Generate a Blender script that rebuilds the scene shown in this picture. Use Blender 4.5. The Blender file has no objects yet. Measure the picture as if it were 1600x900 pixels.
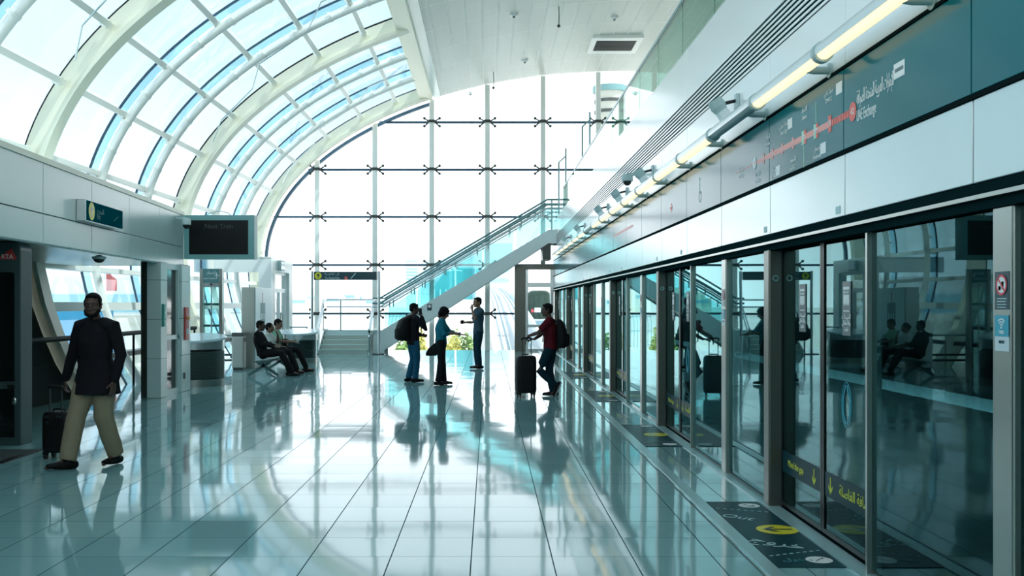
import bpy, math, random
from math import sin, cos, pi, radians, sqrt, atan2
from mathutils import Vector, Matrix, noise
random.seed(7)
SC = bpy.context.scene
COL = SC.collection
V = Vector
# ---------------------------------------------------------------- camera calibration
VX, VY, F, H = 764.0, 475.0, 1555.0, 1.65
def P(px, py, d): return V(((px-VX)*d/F, d, H+(VY-py)*d/F))
def DW(px, X): return X*F/(px-VX)                    # depth of a pixel column on a plane x = X
def FL(px, py):
    d = H*F/(py-VY); return V(((px-VX)*d/F, d, 0))

# ---------------------------------------------------------------- materials
MATS = {}
def mat(name, col=(.8,.8,.8), rough=.5, metal=0., spec=.5, emit=None, estr=0., var=0., scale=8., bump=0., coat=0.):
    m = bpy.data.materials.new(name); m.use_nodes = True
    nt = m.node_tree; b = nt.nodes['Principled BSDF']
    b.inputs['Base Color'].default_value = (*col, 1); b.inputs['Roughness'].default_value = rough
    b.inputs['Metallic'].default_value = metal; b.inputs['Specular IOR Level'].default_value = spec
    b.inputs['Coat Weight'].default_value = coat
    if emit:
        b.inputs['Emission Color'].default_value = (*emit, 1); b.inputs['Emission Strength'].default_value = estr
    if var or bump:
        tc = nt.nodes.new('ShaderNodeTexCoord'); n = nt.nodes.new('ShaderNodeTexNoise')
        n.inputs['Scale'].default_value = scale; n.inputs['Detail'].default_value = 4
        nt.links.new(tc.outputs['Object'], n.inputs['Vector'])
        if var:
            r = nt.nodes.new('ShaderNodeMapRange')
            r.inputs['To Min'].default_value = 1-var; r.inputs['To Max'].default_value = 1+var
            mx = nt.nodes.new('ShaderNodeVectorMath'); mx.operation = 'SCALE'
            mx.inputs[0].default_value = col
            nt.links.new(n.outputs['Fac'], r.inputs['Value']); nt.links.new(r.outputs[0], mx.inputs['Scale'])
            nt.links.new(mx.outputs[0], b.inputs['Base Color'])
        if bump:
            bp = nt.nodes.new('ShaderNodeBump'); bp.inputs['Strength'].default_value = bump; bp.inputs['Distance'].default_value = .02
            nt.links.new(n.outputs['Fac'], bp.inputs['Height']); nt.links.new(bp.outputs[0], b.inputs['Normal'])
    MATS[name] = m; return m

def glass(name, tint=(.9,.97,.98), f0=.05, rough=0., power=5., gcol=(1,1,1), wav=0.):
    """thin architectural glass: tinted see-through plus an angle dependent mirror reflection"""
    m = bpy.data.materials.new(name); m.use_nodes = True; nt = m.node_tree
    nt.nodes.clear(); N = nt.nodes.new; L = nt.links.new
    out = N('ShaderNodeOutputMaterial'); mix = N('ShaderNodeMixShader'); tr = N('ShaderNodeBsdfTransparent'); gl = N('ShaderNodeBsdfGlossy')
    tr.inputs['Color'].default_value = (*tint, 1); gl.inputs['Roughness'].default_value = rough; gl.inputs['Color'].default_value = (*gcol, 1)
    lw = N('ShaderNodeLayerWeight'); lw.inputs['Blend'].default_value = .5
    pw = N('ShaderNodeMath'); pw.operation = 'POWER'; pw.inputs[1].default_value = power
    mr = N('ShaderNodeMapRange'); mr.inputs['To Min'].default_value = f0; mr.inputs['To Max'].default_value = 1
    L(lw.outputs['Facing'], pw.inputs[0]); L(pw.outputs[0], mr.inputs['Value']); L(mr.outputs[0], mix.inputs['Fac'])
    L(tr.outputs[0], mix.inputs[1]); L(gl.outputs[0], mix.inputs[2]); L(mix.outputs[0], out.inputs['Surface'])
    if wav:
        tc = N('ShaderNodeTexCoord'); mp = N('ShaderNodeMapping'); mp.inputs['Scale'].default_value = (.5,.5,1.1)
        n = N('ShaderNodeTexNoise'); n.inputs['Scale'].default_value = 1.1; n.inputs['Detail'].default_value = 1
        bp = N('ShaderNodeBump'); bp.inputs['Strength'].default_value = wav; bp.inputs['Distance'].default_value = .02
        L(tc.outputs['Object'], mp.inputs['Vector']); L(mp.outputs[0], n.inputs['Vector']); L(n.outputs['Fac'], bp.inputs['Height'])
        L(bp.outputs[0], gl.inputs['Normal'])
    MATS[name] = m; return m

def grid_mat(name, col, line, px, x0, py, y0, w, rough, cellvar=.05, speck=.06, bump=0., spec=.5, ax='XY', coat=0., wl=None, tilt=0.):
    """procedural tile / panel joints laid out in metres"""
    m = bpy.data.materials.new(name); m.use_nodes = True; nt = m.node_tree; N = nt.nodes.new; L = nt.links.new
    b = nt.nodes['Principled BSDF']; b.inputs['Roughness'].default_value = rough; b.inputs['Specular IOR Level'].default_value = spec; b.inputs['Coat Weight'].default_value = coat; b.inputs['Coat Roughness'].default_value = .03
    tc = N('ShaderNodeTexCoord'); sp = N('ShaderNodeSeparateXYZ'); L(tc.outputs['Object'], sp.inputs[0])
    def M(op, a, bb=None):
        n = N('ShaderNodeMath'); n.operation = op
        for i, x in enumerate((a, bb)):
            if x is None: continue
            if isinstance(x, (int, float)): n.inputs[i].default_value = x
            else: L(x, n.inputs[i])
        return n.outputs[0]
    def axis(o, p, o0, ww):
        u = M('DIVIDE', M('SUBTRACT', o, o0), p)
        fr = M('FRACT', u); e = M('MINIMUM', fr, M('SUBTRACT', 1., fr))
        return M('LESS_THAN', e, ww/p/2), M('FLOOR', u)
    a, fa = axis(sp.outputs[ax[0]], px, x0, w); c, fc = axis(sp.outputs[ax[1]], py, y0, wl or w)
    lines = M('MAXIMUM', a, c)
    cv = N('ShaderNodeCombineXYZ'); L(fa, cv.inputs[0]); L(fc, cv.inputs[1])
    wn = N('ShaderNodeTexWhiteNoise'); wn.noise_dimensions = '2D'; L(cv.outputs[0], wn.inputs['Vector'])
    ns = N('ShaderNodeTexNoise'); ns.inputs['Scale'].default_value = 55; ns.inputs['Detail'].default_value = 3; L(tc.outputs['Object'], ns.inputs['Vector'])
    val = M('ADD', M('ADD', 1-cellvar/2-speck/2, M('MULTIPLY', wn.outputs['Value'], cellvar)), M('MULTIPLY', ns.outputs['Fac'], speck))
    vm = N('ShaderNodeVectorMath'); vm.operation = 'SCALE'; vm.inputs[0].default_value = col; L(val, vm.inputs['Scale'])
    mx = N('ShaderNodeMix'); mx.data_type = 'RGBA'; L(lines, mx.inputs['Factor']); L(vm.outputs[0], mx.inputs[6]); mx.inputs[7].default_value = (*line, 1)
    L(mx.outputs[2], b.inputs['Base Color'])
    L(M('ADD', rough, M('MULTIPLY', lines, .7-rough)), b.inputs['Roughness']); L(M('MULTIPLY', M('SUBTRACT', 1., lines), spec), b.inputs['Specular IOR Level'])
    if coat: L(M('MULTIPLY', M('SUBTRACT', 1., lines), coat), b.inputs['Coat Weight'])
    if bump:
        n2 = N('ShaderNodeTexNoise'); n2.inputs['Scale'].default_value = 2.2; n2.inputs['Detail'].default_value = 1; L(tc.outputs['Object'], n2.inputs['Vector'])
        bp = N('ShaderNodeBump'); bp.inputs['Strength'].default_value = bump; bp.inputs['Distance'].default_value = .01
        L(n2.outputs['Fac'], bp.inputs['Height']); L(bp.outputs[0], b.inputs['Normal'])
        if tilt:                                         # every tile lies a hair out of level
            ge = N('ShaderNodeNewGeometry'); v1 = N('ShaderNodeVectorMath'); v1.operation = 'SUBTRACT'; v1.inputs[1].default_value = (.5,.5,.5); L(wn.outputs['Color'], v1.inputs[0])
            v2 = N('ShaderNodeVectorMath'); v2.operation = 'SCALE'; v2.inputs['Scale'].default_value = tilt; L(v1.outputs[0], v2.inputs[0])
            v3 = N('ShaderNodeVectorMath'); v3.operation = 'ADD'; L(v2.outputs[0], v3.inputs[0]); L(ge.outputs['Normal'], v3.inputs[1])
            v4 = N('ShaderNodeVectorMath'); v4.operation = 'NORMALIZE'; L(v3.outputs[0], v4.inputs[0]); L(v4.outputs[0], bp.inputs['Normal'])
        if coat: L(bp.outputs[0], b.inputs['Coat Normal'])
    MATS[name] = m; return m

grid_mat('floor_tile', (.27,.50,.52), (.04,.10,.11), .525, .41, .528, 6.5, .008, .06, .12, .075, bump=.035, spec=.55, coat=.1, tilt=.007, wl=.0055)
grid_mat('ceiling_panel', (.63,.66,.59), (.95,.95,.9), .44, -1.5, 2.15, 1.1, .035, .35, .08, .02, wl=.03)
mat('white_panel', (.93,.95,.94), .14, spec=.6, var=.02, scale=1.2)
mat('polished_panel', (.60,.70,.71), .2, metal=.35, var=.05, scale=.9)
mat('white_paint', (.93,.93,.89), .35)
mat('rib_paint', (.90,.87,.72), .38, var=.02, scale=3)
mat('clad', (.62,.75,.75), .22, var=.02, scale=2)
mat('clad_white', (.84,.87,.87), .3)
mat('seam', (.10,.16,.17), .5)
mat('soffit', (.55,.62,.58), .25, metal=.3)
mat('dark_wall', (.018,.024,.024), .5)
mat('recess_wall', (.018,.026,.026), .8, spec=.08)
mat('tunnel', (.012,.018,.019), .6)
mat('sign_teal', (.0,.16,.19), .13, spec=.13)
mat('sign_matte', (.0,.09,.12), .4, spec=0)
mat('floor_sheet', (.006,.05,.062), .35, spec=.08)
mat('sign_dark', (.006,.05,.066), .2)
mat('trim_black', (.008,.016,.018), .5, spec=0)
mat('header_dark', (.006,.022,.024), .5, spec=0)
mat('steel', (.42,.44,.41), .28, metal=.9, var=.05, scale=2.5)
mat('steel_pillar', (.14,.15,.13), .3, metal=.7, var=.05, scale=3)
mat('steel_dark', (.05,.06,.056), .35, metal=.4, var=.05, scale=3)
mat('strip_steel', (.36,.56,.58), .28, metal=.25)
mat('steel_pale', (.62,.68,.69), .25, metal=.8)
mat('jamb_dark', (.014,.022,.022), .3, spec=.2)
mat('rail_black', (.01,.014,.014), .5, spec=.08)
mat('slot_dark', (.006,.03,.035), .5, spec=0)
mat('lamp_housing', (.80,.87,.88), .2, spec=.6)
mat('lamp_tube', (.9,.8,.6), .4, emit=(1.,.78,.47), estr=1.05)
mat('lamp_tube_off', (.13,.3,.32), .3)
mat('speaker_grey', (.42,.56,.56), .4)
mat('black_plastic', (.012,.014,.014), .35)
mat('navy_line', (.03,.09,.16), .4)
mat('chrome', (.75,.78,.78), .15, metal=1)
mat('letter_white', (.85,.9,.9), .5)
mat('letter_pale', (.45,.68,.70), .5)
mat('letter_dim', (.05,.24,.27), .5)
mat('letter_ghost', (.05,.065,.065), .5)
mat('line_red', (.85,.12,.09), .45)
mat('line_red_pale', (.86,.34,.3), .45)
mat('line_green', (.35,.72,.55), .45)
mat('yellow', (.78,.70,.03), .4)
mat('yellow_text', (.72,.78,.1), .5)
mat('sticker_grey', (.07,.12,.13), .35)
mat('sticker_blue', (.02,.38,.52), .35)
mat('sticker_pale', (.62,.74,.8), .35)
mat('sticker_red', (.7,.05,.08), .35)
mat('step_stone', (.46,.52,.47), .4, var=.08, scale=12)
mat('stair_grey', (.70,.77,.77), .35)
mat('rail_teal', (.16,.31,.325), .25, metal=.4)
mat('rail_pale', (.62,.68,.70), .25, metal=.7)
mat('monitor_case', (.20,.43,.43), .35)
mat('screen_black', (.008,.009,.009), .3, spec=.2)
mat('kiosk_top', (.75,.86,.92), .15)
mat('kiosk_louvre', (.20,.22,.21), .28, metal=.8)
mat('louvre_gap', (.015,.018,.018), .5)
mat('poster_paper', (.68,.82,.87), .3)
mat('poster_teal', (.1,.26,.27), .4)
mat('red_mark', (.55,.05,.05), .4)
mat('green_mark', (.03,.33,.26), .4)
mat('orange_mark', (.8,.4,.05), .4)
mat('machine_body', (.05,.09,.095), .35, spec=.3)
mat('machine_glass', (.006,.012,.013), .06, spec=.7)
mat('mat_rubber', (.03,.045,.047), .8)
# people
mat('skin_brown', (.20,.105,.07), .5); mat('skin_dark', (.085,.045,.033), .5); mat('skin_tan', (.27,.14,.09), .5)
mat('hair_black', (.006,.006,.007), .7, spec=.1)
mat('cloth_black', (.009,.010,.012), .85, spec=.12, var=.2, scale=30)
mat('cloth_ink', (.012,.012,.016), .85, spec=.12)
mat('khaki', (.29,.24,.165), .85, spec=.12, var=.10, scale=25)
mat('denim', (.012,.085,.15), .85, spec=.12, var=.25, scale=22)
mat('denim_dark', (.007,.03,.045), .85, spec=.12, var=.2, scale=22)
mat('shirt_teal', (.012,.15,.205), .8, spec=.12, var=.12, scale=20)
mat('shirt_slate', (.035,.075,.10), .85, spec=.12)
mat('shirt_maroon', (.10,.010,.017), .85, spec=.12, var=.1, scale=20)
mat('shirt_mint', (.22,.42,.30), .8, spec=.12)
mat('shirt_white', (.6,.66,.64), .8, spec=.12)
mat('shoe_black', (.008,.008,.009), .5, spec=.15); mat('shoe_sole_white', (.65,.7,.7), .5)
mat('eye_white', (.22,.21,.20), .4)
mat('paper', (.75,.82,.85), .6)
mat('bag_black', (.009,.010,.011), .6, spec=.12, var=.2, scale=40); mat('case_black', (.009,.009,.010), .5, spec=.2)
mat('bench_teal', (.10,.19,.19), .35, metal=.4)
# outside
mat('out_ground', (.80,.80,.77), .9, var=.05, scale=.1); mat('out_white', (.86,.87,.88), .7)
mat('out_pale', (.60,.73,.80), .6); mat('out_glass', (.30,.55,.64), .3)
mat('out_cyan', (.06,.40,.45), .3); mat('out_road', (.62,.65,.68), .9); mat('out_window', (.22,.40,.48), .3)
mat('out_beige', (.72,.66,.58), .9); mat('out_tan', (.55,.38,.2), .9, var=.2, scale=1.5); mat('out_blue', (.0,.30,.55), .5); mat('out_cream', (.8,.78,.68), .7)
mat('leaf_green', (.24,.38,.13), .8, var=.4, scale=4); mat('leaf_yellow', (.58,.56,.18), .8, var=.3, scale=4)
mat('train_skin', (.66,.74,.78), .25); mat('train_glass', (.035,.06,.05), .4, spec=.1, var=.6, scale=6); mat('train_red', (.6,.06,.08), .4)
mat('column_pale', (.40,.42,.37), .5); mat('column_band', (.04,.05,.05), .5); mat('column_cap', (.12,.26,.27), .5)
glass('glass_clear', (.955,.975,.98), .03)
glass('glass_vault', (.715,.80,.835), .03)
glass('glass_fin', (.70,.87,.93), .05)
glass('glass_cyan', (.72,.92,.93), .05)
glass('glass_green', (.43,.64,.57), .05)
glass('glass_door', (.22,.42,.45), .022, power=4.8, gcol=(.55,.92,.94), wav=.035)
glass('glass_lift', (.68,.87,.87), .06)

# ---------------------------------------------------------------- objects
def wm(o):
    M = Matrix.Identity(4)
    while o is not None:
        M = Matrix.LocRotScale(o.location, o.rotation_euler.to_quaternion(), o.scale) @ M
        o = o.parent
    return M
def tag(o, label=None, cat=None, group=None, kind=None):
    for k, v in (('label', label), ('category', cat), ('group', group), ('kind', kind)):
        if v: o[k] = v
    return o
def thing(name, label, cat, loc=(0,0,0), rz=0, group=None):
    o = bpy.data.objects.new(name, None); COL.objects.link(o); o.empty_display_size = .2
    o.location = loc; o.rotation_euler = (0, 0, rz)
    return tag(o, label, cat, group)
def struct(name, loc=(0,0,0)):
    o = bpy.data.objects.new(name, None); COL.objects.link(o); o.location = loc; o['kind'] = 'structure'; return o
def copytree(o, parent=None):
    c = o.copy(); COL.objects.link(c); c.parent = parent
    for ch in list(o.children): copytree(ch, c)
    return c

class MB:
    def __init__(s): s.v = []; s.f = []; s.mi = []; s.mats = []; s.cur = 0
    def use(s, m):
        if m not in s.mats: s.mats.append(m)
        s.cur = s.mats.index(m); return s
    def face(s, *idx): s.f.append(tuple(idx)); s.mi.append(s.cur)
    def add(s, vs):
        n = len(s.v); s.v += [V(p) for p in vs]; return n
    def box(s, x0, x1, y0, y1, z0, z1, M=None):
        pts = [V(p) for p in ((x0,y0,z0),(x1,y0,z0),(x1,y1,z0),(x0,y1,z0),(x0,y0,z1),(x1,y0,z1),(x1,y1,z1),(x0,y1,z1))]
        if M is not None: pts = [M @ p for p in pts]
        n = s.add(pts)
        for q in ((0,3,2,1),(4,5,6,7),(0,1,5,4),(1,2,6,5),(2,3,7,6),(3,0,4,7)): s.face(*[n+i for i in q])
        return s
    def bar(s, a, b, w, h, up=(0,0,1)):
        """rectangular bar from a to b, w across, h along up"""
        a, b = V(a), V(b); t = (b-a).normalized(); u = V(up); sd = t.cross(u).normalized(); u = sd.cross(t)
        pts = [p + sd*i*w/2 + u*j*h/2 for p in (a, b) for i, j in ((-1,-1),(1,-1),(1,1),(-1,1))]
        n = s.add(pts)
        for q in ((0,1,2,3),(7,6,5,4),(0,4,5,1),(1,5,6,2),(2,6,7,3),(3,7,4,0)): s.face(*[n+i for i in q])
        return s
    def prism(s, pts, off):
        """closed polygon extruded along off"""
        off = V(off); k = len(pts); n = s.add(list(pts) + [V(p)+off for p in pts])
        s.face(*[n+i for i in range(k)]); s.face(*[n+k+i for i in reversed(range(k))])
        for i in range(k): j = (i+1) % k; s.face(n+i, n+k+i, n+k+j, n+j)
        return s
    def loft(s, rings, cap=True, closed=True):
        k = len(rings[0]); n = s.add([p for r in rings for p in r])
        for i in range(len(rings)-1):
            for j in range(k if closed else k-1):
                a = n+i*k+j; b = n+i*k+(j+1) % k; s.face(a, b, b+k, a+k)
        if cap:
            s.face(*[n+i for i in reversed(range(k))]); m = n+(len(rings)-1)*k; s.face(*[m+i for i in range(k)])
        return s
    def tube(s, pts, r, n=8, ref=None, round_cap=False):
        """round or elliptical tube; r is one radius, a list, or a list of (side, ref) pairs"""
        pts = [V(p) for p in pts]; m = len(pts)
        R = [r]*m if isinstance(r, (int, float, tuple)) else list(r)
        R = [(q, q) if isinstance(q, (int, float)) else q for q in R]
        rings = []; rf = V(ref) if ref else None
        T = []
        for i in range(m):
            t = (pts[min(i+1, m-1)] - pts[max(i-1, 0)])
            T.append(t.normalized() if t.length > 1e-9 else V((0,0,1)))
        if rf is None:
            rf = V((0,0,1)) if abs(T[0].z) < .9 else V((0,1,0))
        seq = []
        for i in range(m): seq.append((pts[i], T[i], R[i]))
        if round_cap:
            p, t, q = seq[0]; rr = min(q); seq = [(p-t*rr*.85, t, (q[0]*.45, q[1]*.45)), (p-t*rr*.5, t, (q[0]*.85, q[1]*.85))] + seq
            p, t, q = seq[-1]; rr = min(q); seq += [(p+t*rr*.5, t, (q[0]*.85, q[1]*.85)), (p+t*rr*.85, t, (q[0]*.45, q[1]*.45))]
        for p, t, q in seq:
            sd = t.cross(rf)
            if sd.length < 1e-4: sd = t.cross(V((.3,.9,.2)))
            sd.normalize(); u = sd.cross(t)
            rings.append([p + sd*cos(2*pi*k/n)*q[0] + u*sin(2*pi*k/n)*q[1] for k in range(n)])
        return s.loft(rings)
    def cyl(s, a, b, r, n=16, r2=None): return s.tube([a, b], [r, r if r2 is None else r2], n)
    def ell(s, c, rx, ry, rz, n=12, m=8, M=None):
        c = V(c); rings = []
        for i in range(m+1):
            a = -pi/2 + pi*(i+.12 if i == 0 else i-.12 if i == m else i)/m
            ring = [V((rx*cos(a)*cos(2*pi*k/n), ry*cos(a)*sin(2*pi*k/n), rz*sin(a))) for k in range(n)]
            rings.append([c + (M @ p if M is not None else p) for p in ring])
        return s.loft(rings)
    def lathe(s, c, prof, n=32, sx=1., sy=1.):
        c = V(c); return s.loft([[c+V((r*sx*cos(2*pi*k/n), r*sy*sin(2*pi*k/n), z)) for k in range(n)] for r, z in prof])
    def mesh(s, name):
        me = bpy.data.meshes.new(name); me.from_pydata([tuple(p) for p in s.v], [], s.f)
        for m in s.mats: me.materials.append(MATS[m])
        if len(s.mats) > 1: me.polygons.foreach_set('material_index', s.mi)
        me.update(); return me
    def build(s, name, m=None, parent=None, label=None, smooth=None, bevel=0., world=True, kind=None, recalc=True):
        if m: s.mats = [m]; s.mi = [0]*len(s.f)
        if parent is not None and world:
            inv = wm(parent).inverted(); s.v = [inv @ p for p in s.v]
        me = s.mesh(name)
        if recalc:
            import bmesh
            bm = bmesh.new(); bm.from_mesh(me); bmesh.ops.recalc_face_normals(bm, faces=bm.faces); bm.to_mesh(me); bm.free()
        if smooth is not None:
            me.polygons.foreach_set('use_smooth', [True]*len(me.polygons)); me.set_sharp_from_angle(angle=radians(smooth))
        o = bpy.data.objects.new(name, me); COL.objects.link(o)
        if parent is not None: o.parent = parent
        if label: o['label'] = label
        if kind: o['kind'] = kind
        if bevel:
            b = o.modifiers.new('bevel', 'BEVEL'); b.width = bevel; b.segments = 2; b.limit_method = 'ANGLE'
        return o

# ---- writing
_AR = {'ا':('FE8D','FE8E'),'أ':('FE83','FE84'),'إ':('FE87','FE88'),'ب':('FE8F','FE90','FE91','FE92'),'ة':('FE93','FE94'),'ت':('FE95','FE96','FE97','FE98'),
 'ج':('FE9D','FE9E','FE9F','FEA0'),'ح':('FEA1','FEA2','FEA3','FEA4'),'خ':('FEA5','FEA6','FEA7','FEA8'),'د':('FEA9','FEAA'),'ذ':('FEAB','FEAC'),'ر':('FEAD','FEAE'),
 'ز':('FEAF','FEB0'),'س':('FEB1','FEB2','FEB3','FEB4'),'ش':('FEB5','FEB6','FEB7','FEB8'),'ص':('FEB9','FEBA','FEBB','FEBC'),'ط':('FEC1','FEC2','FEC3','FEC4'),
 'ع':('FEC9','FECA','FECB','FECC'),'غ':('FECD','FECE','FECF','FED0'),'ف':('FED1','FED2','FED3','FED4'),'ق':('FED5','FED6','FED7','FED8'),'ك':('FED9','FEDA','FEDB','FEDC'),
 'ل':('FEDD','FEDE','FEDF','FEE0'),'م':('FEE1','FEE2','FEE3','FEE4'),'ن':('FEE5','FEE6','FEE7','FEE8'),'ه':('FEE9','FEEA','FEEB','FEEC'),'و':('FEED','FEEE'),
 'ى':('FEEF','FEF0'),'ي':('FEF1','FEF2','FEF3','FEF4')}
def arabic(s):
    out = []; i = 0; join = False
    while i < len(s):
        c = s[i]
        if c == 'ل' and i+1 < len(s) and s[i+1] in 'اأإ':
            base = {'ا':0xFEFB,'أ':0xFEF7,'إ':0xFEF9}[s[i+1]]; out.append(chr(base + (1 if join else 0))); join = False; i += 2; continue
        f = _AR.get(c)
        if not f: out.append(c); join = False; i += 1; continue
        nxt = i+1 < len(s) and s[i+1] in _AR and len(f) == 4
        k = (3 if nxt else 1) if join else (2 if nxt else 0)
        out.append(chr(int(f[k], 16))); join = nxt; i += 1
    return ''.join(reversed(out))
def text(s, size, m, parent, at, xdir, updir, align='CENTER', ar=False, name='lettering', depth=.001, sx=1.):
    cu = bpy.data.curves.new('lettering', 'FONT'); cu.body = arabic(s) if ar else s; cu.size = size; cu.align_x = align; cu.align_y = 'CENTER'; cu.extrude = depth; cu.resolution_u = 3
    o = bpy.data.objects.new('lettering', cu); COL.objects.link(o)
    dg = bpy.context.evaluated_depsgraph_get(); dg.update()
    me = bpy.data.meshes.new_from_object(o.evaluated_get(dg)); bpy.data.objects.remove(o); bpy.data.curves.remove(cu)
    x = V(xdir).normalized(); u = V(updir).normalized(); z = x.cross(u); at = V(at)
    inv = wm(parent).inverted() if parent else Matrix.Identity(4)
    for v in me.vertices: v.co = inv @ (at + x*v.co.x*sx + u*v.co.y + z*v.co.z)
    me.materials.clear(); me.materials.append(MATS[m]); me.name = name
    t = bpy.data.objects.new(name, me); COL.objects.link(t)
    if parent: t.parent = parent
    return t
def ring(mb, c, xd, ud, r0, r1, n=28, d=.001):
    c = V(c); xd = V(xd); ud = V(ud); z = xd.cross(ud)*d
    for k in range(n):
        a, b = 2*pi*k/n, 2*pi*(k+1)/n
        q = [c+(xd*cos(a)+ud*sin(a))*r0, c+(xd*cos(a)+ud*sin(a))*r1, c+(xd*cos(b)+ud*sin(b))*r1, c+(xd*cos(b)+ud*sin(b))*r0]
        if r0 <= 0: q = q[:3]
        mb.prism(q, z)
def disc(mb, c, xd, ud, r, n=28, d=.001, ry=None):
    c = V(c); xd = V(xd); ud = V(ud)
    mb.prism([c+xd*cos(2*pi*k/n)*r+ud*sin(2*pi*k/n)*(ry or r) for k in range(n)], xd.cross(ud)*d)
def arrow(mb, c, xd, ud, L, w, d=.001):
    """arrow pointing along ud"""
    c = V(c); xd = V(xd); ud = V(ud); z = xd.cross(ud)*d
    T = lambda a, b: c+xd*a+ud*b
    mb.prism([T(-w/2,-L/2), T(w/2,-L/2), T(w/2,L/2-w), T(-w/2,L/2-w)], z)
    for s in (-1, 1):
        mb.prism([T(0,L/2), T(0,L/2-w*1.4), T(s*L*.34,L/2-L*.34-w*1.4), T(s*L*.34,L/2-L*.34)][::s], z)
# ================================================================ SETTING
WX = 2.27                                  # plane of the platform-side wall
YE = 35.2                                  # glazed end wall
def struct_mesh(name, mb, m, **k): return mb.build(name, m, kind='structure', **k)

# floor
struct_mesh('floor', MB().box(-8.6, WX+.02, -8, YE+.35, -.3, 0), 'floor_tile')

# ---- vault profile (X, Z); t = 0 outer glass line, t = 1 inner edge of the ribs
LOW = [(-7.40,-.1),(-7.45,.0),(-7.62,.3),(-7.80,.6),(-8.04,1.15),(-8.22,1.65),(-8.37,2.3),(-8.40,2.8)]
def shell(th, t=0.):
    return V((4.5-(12.9-.45*t)*cos(th), 0, 3.2+(7.1-.5*t)*sin(th)))
TH_END = math.acos(6.85/12.9)
def profile(t=0., th0=0., th1=TH_END, n=30, low=True):
    p = [V((x+.45*t, 0, z)) for x, z in LOW] if low else []
    return p + [shell(th0+(th1-th0)*i/n, t) for i in range(n+1)]
def sweep_band(mb, outer, inner, y0, y1):
    """curved bar between two profiles"""
    rings = [[V((a.x,y0,a.z)), V((b.x,y0,b.z)), V((b.x,y1,b.z)), V((a.x,y1,a.z))] for a, b in zip(outer, inner)]
    mb.loft(rings)
RIBS = [.45, 9.03, 17.6, 26.1, 34.72]
for i, y in enumerate(RIBS):
    mb = MB(); sweep_band(mb, profile(.12), profile(.80), y-.10, y+.10)          # web
    r = struct_mesh('ceiling_beam', mb, 'rib_paint', smooth=30)
    mb = MB(); sweep_band(mb, profile(.80), profile(1.0), y-.17, y+.17); mb.build('flange', 'rib_paint', r, smooth=30)
PUR = [.0, .165, .345, .503, .655, .793, .916]
for b in range(4):
    y0, y1 = RIBS[b], RIBS[b+1]; low = b >= 2
    w = struct('window_%d' % (b+2), (-8, (y0+y1)/2, 3.2))
    ys = [y0 + (y1-y0)*k/3 for k in range(4)]
    for k in range(3):
        mb = MB(); o_, i_ = profile(0., low=low), profile(.03, low=low)
        sweep_band(mb, o_, i_, ys[k]+.03, ys[k+1]-.03); mb.build('glass_pane', 'glass_vault', w, smooth=30)
    for k in range(4):                                   # dark joint and blue glass fin along every joint
        mb = MB(); sweep_band(mb, profile(-.02, low=low), profile(.06, low=low), ys[k]-.028, ys[k]+.028); mb.build('glazing_joint', 'navy_line', w)
        if 0 < k < 3:
            mb = MB(); sweep_band(mb, profile(.06, low=low), profile(.38, low=low), ys[k]-.014, ys[k]+.014); mb.build('glass_fin', 'glass_fin', w)
            mb = MB(); a = profile(.66, low=low)
            mb.tube([p+V((0,ys[k]+.02,0)) for p in a], (.085,.085), 10, ref=(0,1,0)); mu = mb.build('mullion', 'white_paint', w, smooth=40)
            for j in range(2, 34, 3):                     # clamps
                th = TH_END*(j/34); p = shell(th, .60); q = shell(th+.012, .60); t = (q-p).normalized(); p.y = ys[k]+.02
                MB().cyl(p-t*.035, p+t*.035, .122, 10).build('clamp', 'white_paint', mu, smooth=40)
    for th in PUR:
        p = shell(th, .42); mb = MB(); mb.bar(V((p.x,y0,p.z)), V((p.x,y1,p.z)), .07, .11, up=(sin(th),0,cos(th))); mb.build('purlin', 'white_paint', w)
        q = shell(th, .12)
        for yy in ys[1:3]+[y0+.24, y1-.24]:
            MB().bar(V((q.x,yy,q.z)), V((p.x,yy,p.z)), .16, .10, up=(0,1,0)).build('bracket', 'white_paint', w)
    if low:
        for z, hh, x, m in ((1.60,.17,-8.02,'white_paint'), (.62,.10,-7.62,'steel_dark'), (2.36,.1,-8.2,'white_paint')):
            MB().bar((x,y0,z), (x,y1,z), .3, hh).build('sill_beam', m, w)
    # bent conduit hung under the glass
    pts = []
    for j, (th, yy) in enumerate(((.40,y1-.6),(.47,y1-1.2),(.60,y1-1.4),(.66,y1-2.6),(.80,y1-2.8),(.86,y1-4.2),(.98,y1-4.4))):
        q = shell(th, .75); q.y = yy; pts.append(q)
    MB().tube(pts, .016, 6).build('conduit', 'steel_pale', w)

# edge beam between vault and ceiling, then the white panelled ceiling
struct_mesh('ceiling_beam', MB().box(-2.42, -1.98, -8, YE-.3, 8.80, 9.5), 'rib_paint')
struct_mesh('trim_1', MB().box(-1.98, -1.70, -8, YE-.25, 8.92, 9.55), 'clad')
mb = MB(); xs = [-1.72+i*.5 for i in range(23)]
def ceil_z(x): return 3.27+6.6*sqrt(max(0, 1-((4.5-x)/12.45)**2))
mb.loft([[V((x,-8,ceil_z(x))), V((x,YE-.02,ceil_z(x))), V((x,YE-.02,ceil_z(x)+.4)), V((x,-8,ceil_z(x)+.4))] for x in xs])
struct_mesh('ceiling', mb, 'ceiling_panel', smooth=30)

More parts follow.
